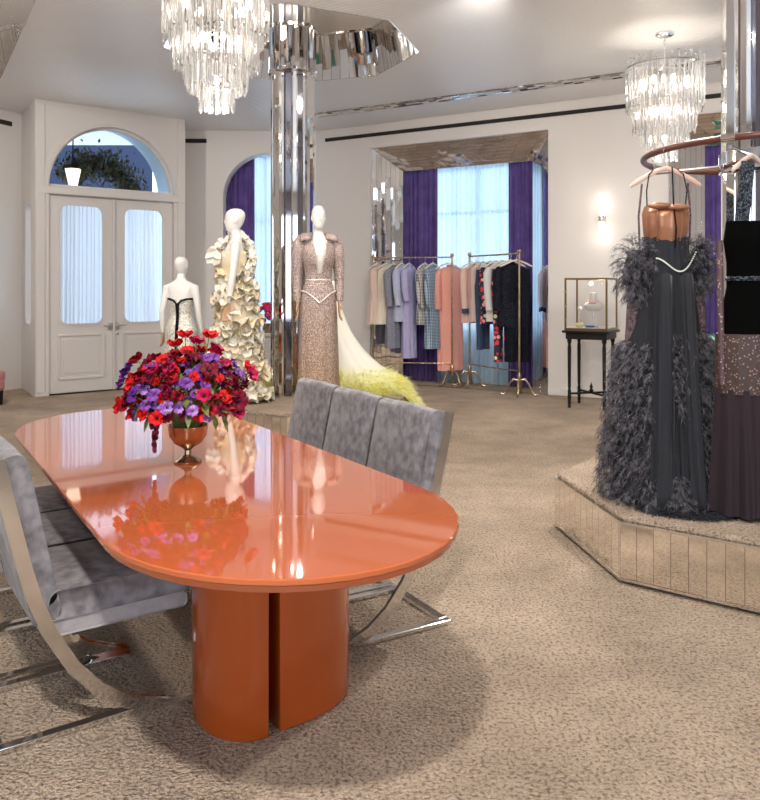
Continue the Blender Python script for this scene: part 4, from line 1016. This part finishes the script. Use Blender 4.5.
items2 = [
    ('coat', .05, .84, m_pale, 'blouse', 'pale pink blouse with navy cuffs at the left end of the right rack', 'blouse', dict(w_=.16, sl=.66, cuff=m_navyc, flare=1.1), 40, 'pale pink blouse'),
    ('coat', .17, .82, m_ivory2, 'shirt', 'beige blush shirt next to the pale pink blouse on the right rack', 'shirt', dict(w_=.13, sl=.5, flare=1.0, sleeves=False), 40, 'beige blush shirt'),
    ('trousers', .29, 1.12, m_navyc, 'trousers', 'plain navy tapered trousers on the right rack', 'trousers', dict(flare=.8), 50, 'navy trousers'),
    ('coat', .43, .84, m_floral, 'jacket', 'dark floral print jacket with red blooms on the right rack', 'jacket', dict(w_=.15, sl=.62, flare=1.1), 45, 'floral jacket'),
    ('coat', .55, .80, m_whitec, 'jacket', 'short white jacket between the floral pieces on the right rack', 'jacket', dict(w_=.15, sl=.62, flare=1.0), 38, 'white jacket'),
    ('trousers', .70, 1.25, m_floral, 'trousers', 'dark floral print trousers with red blooms on the right rack', 'trousers', dict(flare=1.0), 22, 'floral trousers'),
    ('coat', .84, .86, m_bt, 'jacket', 'black lace jacket in front of the purple curtain on the right rack', 'jacket', dict(w_=.175, sl=.62, flare=1.0), 15, 'black lace jacket'),
    ('trousers', .95, 1.24, m_bt2, 'trousers', 'black straight trousers on the front hanger at the right end of the right rack', 'trousers', dict(flare=1.25), 5, 'black trousers')]
for i, (k, t, L_, m, nm, lb, ct, kw, rz, hn) in enumerate(items2):
    loc = onrack(R2a, R2b, t, 1.83); a_ = R(rz)
    hanger(loc, a_, 'cream hanger holding the '+hn+' on the right rack')
    garment(k, below(loc, .07 if i == 7 else 0), a_, L_-.03, m, nm, lb, ct, seed=i+20, **kw)

# ------------------------------------------------------------------ round dress rail on the right column
m_rail = mat('oxblood_leather', (.13, .045, .035), .3)
rl = thing('round_dress_rail', 'oxblood ring rail with chrome brackets around the right mirror column', 'clothes rail', (COL2[0], COL2[1], 0))
RR = .65; RZ = 2.12
MB().tube([(RR*cos(2*PI*j/72), RR*sin(2*PI*j/72), RZ) for j in range(73)], .017, 10, cap=False).build('ring', m_rail, rl)
for k in range(4):
    a = R(100+90*k+38); MB().tube([(.19*cos(a), .19*sin(a), RZ-.04), (.63*cos(a), .63*sin(a), RZ-.04)], .010, 8).build('bracket_arm', m_chrome, rl)
    MB().tube([((RR)*cos(a+t), (RR)*sin(a+t), RZ) for t in (-.05, 0, .05)], .021, 10).build('clamp', m_chrome, rl)
MB().lathe([(.246, RZ-.10), (.255, RZ-.095), (.255, RZ+.01), (.246, RZ+.015)], n=24).build('collar', m_chrome, rl)

# ------------------------------------------------------------------ feathered gown
FX, FY = 1.485, 4.06
hf = hanger((FX, FY, RZ-.018), R(-8), 'blush padded hanger holding the black feathered gown on the ring rail', m_hangp, 1.0)
hf.scale = (.84, .84, 1.1)
fg = thing('feather_gown', 'charcoal tulle gown with ostrich feathers and a copper satin bodice', 'dress', (FX, FY, .32), R(-8))
m_tulle = mat('charcoal_tulle', (.030, .031, .037), .8, sheen=.12, spec=.1, wave=(9, .5, .01, 'X')); m_copper = mat('copper_satin', (.30, .125, .065), .3, .35, noise=(9, (.44, .21, .12), 3)); m_feath = mat('charcoal_feather', (.006, .006, .009), .45, noise=(34, (.21, .20, .23), 2), spec=.3)  # feather noise colour paints silver glints onto the dark barbs
m_mesh = mat('mauve_lace', (.07, .045, .055), .8, alpha=.75, noise=(60, (.22, .15, .16), 2))
bod = MB(); bod.rings(loft_dress(densify([(1.50, .105, .06, 0, 0, 0), (1.46, .118, .085, 0, -.01, .6), (1.38, .112, .085, 0, -.008, .8), (1.29, .100, .07, 0, 0, .5)], 3), 64, 7, .035, 2)); bod.build('copper_bodice', m_copper, fg, ang=60)
for x in (-.055, .055): MB().tube([(x, -.078, 1.315), (x*1.15, -.098, 1.38), (x*1.1, -.095, 1.46), (x, -.07, 1.50)], .003, 5).build('boning_seam', m_copper, fg)
MB().tube([(.03, -.085, 1.28), (.032, -.10, 1.38), (.02, -.095, 1.5), (.03, -.02, 1.70)], .004, 6).build('ribbon', m_blk, fg)
bow = MB(); bow.ell((-.045, -.085, 1.495), (.06, .02, .018)); bow.ell((.045, -.085, 1.485), (.06, .02, .018)); bow.build('bodice_drape', m_copper, fg)
for x in (-1, 1):
    MB().tube([(x*.095, -.02, 1.49), (x*.10, -.035, 1.58), (x*.085, -.02, 1.665), (x*.06, 0, 1.69)], .0035, 5).build('strap', m_blk, fg)
    MB().tube([(x*.125, .02, 1.30), (x*.13, .02, 1.45), (x*.115, .01, 1.62)], .006, 5).build('mesh_strap', m_mesh, fg)
ov = densify([(1.34, .118, .075, 0, 0, .2), (1.27, .115, .085, 0, 0, .7), (1.15, .14, .11, 0, 0, 1), (.9, .175, .14, 0, 0, 1), (.6, .22, .18, -.005, 0, 1), (.3, .255, .215, -.01, -.01, 1.1), (.10, .275, .25, 0, -.03, 1.2), (.015, .30, .29, .01, -.06, 1.2)], 3)
M_ = MB(); M_.rings(loft_dress(ov, 110, 14, .028, 6), cap=False); o = M_.build('tulle_skirt', m_tulle, fg, ang=180); s_ = o.modifiers.new('s', 'SOLIDIFY'); s_.thickness = .004
sw = MB(); rr = random.Random(2)
for k in range(9):    # loose tulle falling on the platform
    x = -.09+.022*k; sw.rings([[(x+dx+.25*(t-.5)*(x-.05)*2, -.12-.20*t-.05*sin(k), 1.12*(1-t)**1.1+.02+.012*sin(k+dx*80)) for dx in (-.02, -.007, .007, .02)] for t in [i/14 for i in range(15)]], cap=False, closed=False)
o = sw.build('tulle_panel', m_tulle, fg, ang=180); s_ = o.modifiers.new('s', 'SOLIDIFY'); s_.thickness = .003
hem = MB(); rr = random.Random(12)
for k in range(2200):
    a = R(rr.uniform(215, 350)); r_ = rr.uniform(.85, 1.08); p = Vector((.06+.26*r_*cos(a), -.10+.30*r_*sin(a), .008)); strand(hem, p, Vector((cos(a)+rr.uniform(-.7, .7), sin(a)+rr.uniform(-.7, .7), rr.uniform(0, .5))).normalized(), rr.uniform(.04, .10), .0025, .5, rr, 3)
hem.build('tulle_hem', m_tulle, fg, smooth=False)
for x in (-1, 1):
    M_ = MB().tube([(x*.135, 0, 1.20), (x*.15, -.01, 1.0), (x*.165, -.01, .82), (x*.17, 0, .7)], [.05, .045, .04, .04], 12); M_.build('lace_sleeve', m_mesh, fg)
def feathers(name, n, sampler, lr=(.07, .14), seed=0, droop=1.3):
    """each plume is a drooping quill with fine barbs along it"""
    rr = random.Random(seed); F = MB()
    for k in range(n):
        p, d = sampler(rr); q = Vector(p); v = Vector(d); L_ = rr.uniform(*lr)
        for j in range(9):
            v = (v+Vector((0, 0, -droop/9))).normalized(); q = q+v*(L_/9)
            for s in range(2):
                bd_ = (v*.7+Vector((rr.uniform(-1, 1), rr.uniform(-1, 1), rr.uniform(-.8, .5))).normalized()*.75).normalized(); strand(F, q, bd_, rr.uniform(.022, .045), .0013, .7, rr, 2)
        strand(F, p, d, L_, .0022, droop, rr, 5)
    return F.build(name, m_feath, fg, smooth=False)
def ell_s(c, r, up=.35):
    def f(rr):
        a = rr.uniform(0, 2*PI); b_ = rr.uniform(-1, 1); s = math.sqrt(1-b_*b_); n_ = Vector((s*cos(a), s*sin(a), b_))
        if n_.y > .4: n_.y = -n_.y
        p = Vector(c)+Vector((n_.x*r[0], n_.y*r[1], n_.z*r[2])); return p, (n_+Vector((rr.uniform(-.4, .4), -.2, up))).normalized()
    return f
for c, r in (((-.150, -.02, 1.15), (.065, .07, .13)), ((.165, -.02, 1.19), (.055, .06, .11))): MB().ell(c, r).build('feather_cape_lining', m_tulle, fg)
feathers('feather_shoulder', 210, ell_s((-.150, -.02, 1.17), (.062, .07, .135)), (.04, .08), 1)
feathers('feather_shoulder', 130, ell_s((.165, -.02, 1.19), (.05, .06, .11)), (.04, .08), 2)
def skirt_s(a0, a1, z0, z1):
    def f(rr):
        z = rr.uniform(z0, z1); a = R(rr.uniform(a0, a1)); d_ = dress_r(ov, z); p = Vector((d_[3]+d_[1]*cos(a), d_[4]+d_[2]*sin(a), z)); return p, Vector((cos(a), sin(a), rr.uniform(-.1, .45))).normalized()
    return f
feathers('feather_skirt_panel', 560, skirt_s(150, 250, .04, .80), (.06, .11), 3, 1.6)
feathers('feather_skirt_panel', 420, skirt_s(286, 395, .04, .86), (.06, .11), 4, 1.6)
feathers('feather_skirt_panel', 160, skirt_s(268, 330, .42, .86), (.06, .12), 5, 1.6)
feathers('feather_hem', 130, skirt_s(240, 290, .03, .16), (.05, .09), 6, 1.2)
pt = MB()
for j in range(40):
    t = j/39; pt.ell((-.07+.19*t, -.13, 1.225+.03*t-.085*sin(PI*t**1.5)), (.0045, .0045, .0045), 6, 5)
pt.build('bead_chain', mat('pearl', (.72, .76, .68), .25), fg)

# ------------------------------------------------------------------ black velvet and lace gown, frame edge
GX, GY = 1.775, 3.72
hb = hanger((GX, GY, RZ-.018), R(35), 'cream padded hanger holding the black lace gown on the ring rail', mat('hanger_satin', (.78, .60, .50), .3)); hb.scale = (.8, .8, 1.0)
bg = thing('lace_gown', 'long black velvet gown with sequin straps, beaded lace hips and a mauve sheer skirt', 'dress', (GX, GY, .32), R(15))
m_bseq = pattern_mat('black_sequin', 'sequin', [(.003, .003, .005), (.008, .01, .018), (.16, .20, .26)], 190, .25, .3, .8); m_velb = mat('black_velvet', (.002, .002, .002), .9, spec=.05)
m_lace = pattern_mat('beaded_nude_lace', 'speckle', [(.055, .032, .028), (.30, .20, .17)], 70, .5); m_chif = mat('mauve_chiffon', (.036, .026, .031), .9, spec=.08, wave=(8, .5, .01, 'X'))
for x in (-1, 1):
    MB().rings([[(x*(.085-.02*t)+dx, -.035-.02*t, 1.36+.31*t) for dx in (-.035, 0, .035)]+[(x*(.085-.02*t)+dx, -.02-.02*t, 1.36+.31*t) for dx in (.035, -.035)] for t in (0, .25, .5, .75, 1)]).build('sequin_strap', m_bseq, bg)
M_ = MB(); M_.rings(loft_dress(densify([(1.39, .135, .075, 0, 0, 0), (1.30, .14, .095, 0, 0, .4), (1.18, .125, .08, 0, 0, .4), (1.12, .12, .078, 0, 0, .2)], 3), 60, 7, .03, 3)); M_.build('velvet_bodice', m_velb, bg)
M_ = MB(); M_.tube([(.125*cos(2*PI*j/32), .082*sin(2*PI*j/32), 1.12) for j in range(33)], .012, 6, cap=False); M_.build('waist_band', m_bseq, bg)
M_ = MB(); M_.rings(loft_dress(densify([(1.12, .12, .078, 0, 0, .2), (1.0, .145, .10, 0, 0, .8), (.86, .163, .113, 0, 0, .8), (.84, .164, .114, 0, 0, .8)], 3), 80, 11, .03, 4)); M_.build('velvet_hip', m_velb, bg)
M_ = MB(); M_.rings(loft_dress(densify([(.86, .178, .130, 0, 0, .3), (.72, .180, .133, 0, 0, .5), (.58, .18, .13, 0, 0, .8)], 3), 80, 11, .03, 5)); M_.build('beaded_lace_band', m_lace, bg)
M_ = MB(); M_.rings(loft_dress(densify([(.60, .176, .126, 0, 0, .6), (.4, .185, .145, 0, 0, 1), (.02, .20, .17, 0, 0, 1.5)], 4), 100, 10, .05, 6)); M_.build('chiffon_skirt', m_chif, bg)
M_ = MB()
for x in (-.165,):
    M_.tube([(x, .02, 1.30), (x-.012, .0, 1.0), (x-.018, -.02, .62)], [.015, .015, .013], 10)
M_.build('beaded_lace_sleeve', pattern_mat('pink_beaded_lace', 'speckle', [(.09, .05, .055), (.40, .27, .26)], 60, .5), bg)

# ------------------------------------------------------------------ sconce, display case, console, sofa, armchair, plinth
wrz = math.atan2(WD.y, WD.x)
sp = wp(s_of(2.805), -.001, 2.255)
scn_ = thing('wall_sconce', 'slim chrome sconce with two lit glass tubes on the wall above the display case', 'wall light', sp, wrz)
MB().box((0, -.012, 0), (.07, .024, .11)).build('backplate', m_chrome, scn_, bevel=.004)
MB().box((0, -.05, 0), (.035, .07, .035)).build('arm', m_chrome, scn_, bevel=.003)
MB().lathe([(.036, -.035), (.038, -.03), (.038, .03), (.036, .035)], (0, -.085, 0), 18).build('holder', m_chrome, scn_)
m_tube = mat('sconce_tube', (1, .96, .9), .3, emit=((1, .92, .80), 2.6))
for sz in (-1, 1): MB().lathe([(.026, .036*sz), (.027, .06*sz), (.027, .22*sz), (.02, .23*sz)], (0, -.085, 0), 16).build('glass_tube', m_tube, scn_)
for sz in (-1, 1): lamp('POINT', 'sconce_lamp', sp+Vector((*(-WN*.13),   .24*sz)), .45, WARM, .03)

TCx, TCy = 2.47, 9.12
ct = thing('console_table', 'small black turned leg table under the glass display case', 'table', (TCx, TCy, 0), wrz)
MB().box((0, 0, .885), (.54, .54, .028)).build('tabletop', m_black, ct, bevel=.008)
MB().box((0, 0, .835), (.47, .47, .075)).build('apron', m_black, ct, bevel=.004)
for x in (-.2, .2):
    for y in (-.2, .2):
        MB().lathe([(.012, 0), (.020, .015), (.014, .03), (.022, .06), (.016, .08), (.024, .12), (.020, .15), (.020, .20), (.014, .22), (.018, .25), (.020, .5), (.021, .70), (.016, .74), (.026, .77), (.026, .83)], (x, y, 0), 14).build('leg', m_black, ct)
st = MB()
for a in (PI/4, -PI/4): st.box((0, 0, .165), (.56, .022, .022), a)
st.build('stretcher', m_black, ct, bevel=.003); MB().lathe([(.022, .17), (.028, .19), (.014, .21), (.02, .235), (.006, .27), (.002, .29)], (0, 0, 0), 12).build('finial', m_black, ct)
vt = thing('display_case', 'brass framed glass display case with jewellery on the black console table', 'display case', (TCx, TCy, .90), wrz)
fr = MB(); S = .235; HH = .60
for x in (-S, S):
    for y in (-S, S): fr.box((x, y, HH/2), (.02, .02, HH))
for z in (.012, HH-.006):
    for q in (-S, S): fr.box((q, 0, z), (.02, 2*S+.02, .03 if z < .1 else .02)); fr.box((0, q, z), (2*S+.02, .02, .03 if z < .1 else .02))
vf = fr.build('frame', mat('dark_brass', (.20, .135, .065), .35, 1), vt, smooth=False)
MB().box((0, 0, .022), (2*S, 2*S, .02)).build('base', mat('case_linen', (.72, .69, .64), .8), vt, smooth=False)
for k in range(4):
    a = k*PI/2; o = MB().box((0, -S, HH/2), (2*S-.01, .004, HH-.03)).build('glass_pane', m_vglass, vt, smooth=False); o.rotation_euler = (0, 0, a)
MB().box((0, 0, HH-.004), (2*S-.01, 2*S-.01, .004)).build('glass_lid', m_vglass, vt, smooth=False)
hg = MB()
for z in (.12, .28, .45): hg.box((-S-.002, -S-.008, z), (.02, .006, .03))
hg.build('hinge', m_gold, vf)
lamp('POINT', 'case_fill', (TCx, TCy, .90+HH-.06), 4.5, NEUT, .02)  # point fill added inside the case to brighten the bust
bz = .933
def cw(x, y): v = Matrix.Rotation(wrz, 3, 'Z')@Vector((x, y, 0)); return TCx+v.x, TCy+v.y
bu = thing('necklace_bust', 'white neck form wearing a necklace, on a slim stand in the display case', 'display bust', (*cw(.03, -.02), bz), wrz); bu.scale = (1.2,)*3
MB().lathe([(.05, 0), (.05, .012), (.006, .018), (.006, .16)], n=16).build('stand', m_chrome, bu)
MB().rings(loft_dress([(.155, .03, .02, 0, 0, 0), (.17, .075, .035, 0, 0, 0), (.21, .095, .045, 0, 0, 0), (.235, .075, .04, 0, 0, 0), (.25, .036, .032, 0, 0, 0), (.33, .034, .032, 0, 0, 0), (.335, .028, .026, 0, 0, 0)], 24)).build('bust', m_mann, bu)
MB().tube([(.05*cos(2*PI*j/20), .045*sin(2*PI*j/20), .252-.018*(1 if sin(2*PI*j/20) < 0 else 0)) for j in range(21)], .006, 6, cap=False).build('necklace', mat('coral_beads', (.70, .20, .12), .3), bu)
o = MB().box((0, 0, .012), (.09, .07, .024)).build('jewellery_tray', mat('blue_tray', (.03, .14, .40), .4), bevel=.003); o.location = (*cw(.02, -.13), bz); tag(o, 'small blue tray in front of the bust in the display case', 'tray')
o = MB().lathe([(.03, 0), (.05, .03), (.045, .05), (.02, .04)], n=16).build('cuff_bracelet', mat('cream_enamel', (.8, .7, .4), .3)); o.location = (*cw(-.10, -.12), bz); tag(o, 'cream cuff bracelet lying left of the blue tray in the display case', 'bracelet')
er = thing('earring_stand', 'small white stand with earrings left of the neck form in the display case', 'jewellery stand', (*cw(-.15, .05), bz), wrz)
MB().lathe([(.025, 0), (.025, .006), (.004, .01), (.004, .20)], n=12).build('stand', m_chrome, er); MB().ell((0, 0, .21), (.026, .012, .03), 12, 8).build('earring_pad', m_mann, er)

# green sofa in the right alcove
sf = thing('green_sofa', 'dark green velvet sofa in the right alcove behind the feathered gown', 'sofa', (4.02, 8.55, 0), wrz)
m_green = mat('green_velvet', (.01, .13, .10), .6, sheen=.5, noise=(8, (.02, .20, .15), 3))
MB().box((0, 0, .28), (1.5, .7, .24)).build('seat_base', m_green, sf, bevel=.04)
for x in (-.35, .35): MB().box((x, -.04, .45), (.68, .60, .12)).build('seat_cushion', m_green, sf, bevel=.04)
MB().box((0, .30, .62), (1.5, .16, .48)).build('backrest', m_green, sf, bevel=.05)
for x in (-.72, .72): MB().box((x, -.02, .46), (.14, .68, .34)).build('armrest', m_green, sf, bevel=.05)
for x in (-.66, .66):
    for y in (-.28, .28): MB().tube([(x, y, 0), (x, y, .17)], [.015, .025], 10).build('leg', m_gold, sf)
o = MB().ell((0, 0, 0), (.20, .08, .17), 20, 12).build('cushion', mat('mint_satin', (.30, .62, .52), .4)); o.location = (3.66, 8.62, .70); o.rotation_euler = (R(-15), 0, wrz+.2); tag(o, 'mint green satin cushion leaning on the green sofa', 'cushion')

# pink armchair at the left edge
pk = thing('pink_armchair', 'dusty pink armchair with dark legs cut by the left edge of the picture', 'armchair', (-4.86, 9.15, 0), R(60))
m_dp = mat('dusty_pink', (.42, .17, .16), .8, sheen=.3)
MB().box((0, 0, .24), (.62, .6, .14)).build('seat', m_dp, pk, bevel=.03); MB().box((0, .26, .50), (.62, .10, .42)).build('backrest', m_dp, pk, bevel=.03)
for x in (-.28, .28):
    MB().box((x, 0, .34), (.09, .58, .12)).build('armrest', m_dp, pk, bevel=.03)
    for y in (-.25, .25): MB().tube([(x, y, 0), (x, y, .18)], [.018, .026], 8).build('leg', m_black, pk)

# grey plinth with flowers behind the ruffled gown
pl = thing('grey_plinth', 'grey upholstered block behind the ruffled gown, carrying purple flowers', 'plinth', (-1.42, 9.75, 0), R(5))
MB().box((0, 0, .40), (.62, .46, .80)).build('body', m_velvetL, pl, bevel=.02); MB().box((0, 0, .81), (.66, .50, .03)).build('top', m_velvetL, pl, bevel=.006)
pf = thing('flower_arrangement', 'magenta and purple flowers on the grey plinth left of the mirror column', 'flowers', (-1.40, 9.75, .826))
MB().lathe([(.05, 0), (.07, .05), (.06, .11), (.065, .12)], n=20).build('vase', m_bowl, pf)
rr = random.Random(33)
for k in range(90):
    a = rr.uniform(0, 2*PI); th = math.acos(1-1.3*rr.random()); kd, c1, c2 = rr.choice((KINDS[4], KINDS[5], KINDS[8], KINDS[8], KINDS[2]))
    d = Vector((sin(th)*cos(a), sin(th)*sin(a), cos(th))); link(bloom_mesh(kd, c1, c2), kd, pf, Vector((0, 0, .20))+Vector((d.x*.22, d.y*.2, d.z*.17)), d.to_track_quat('Z', 'Y').to_euler(), 1.3)
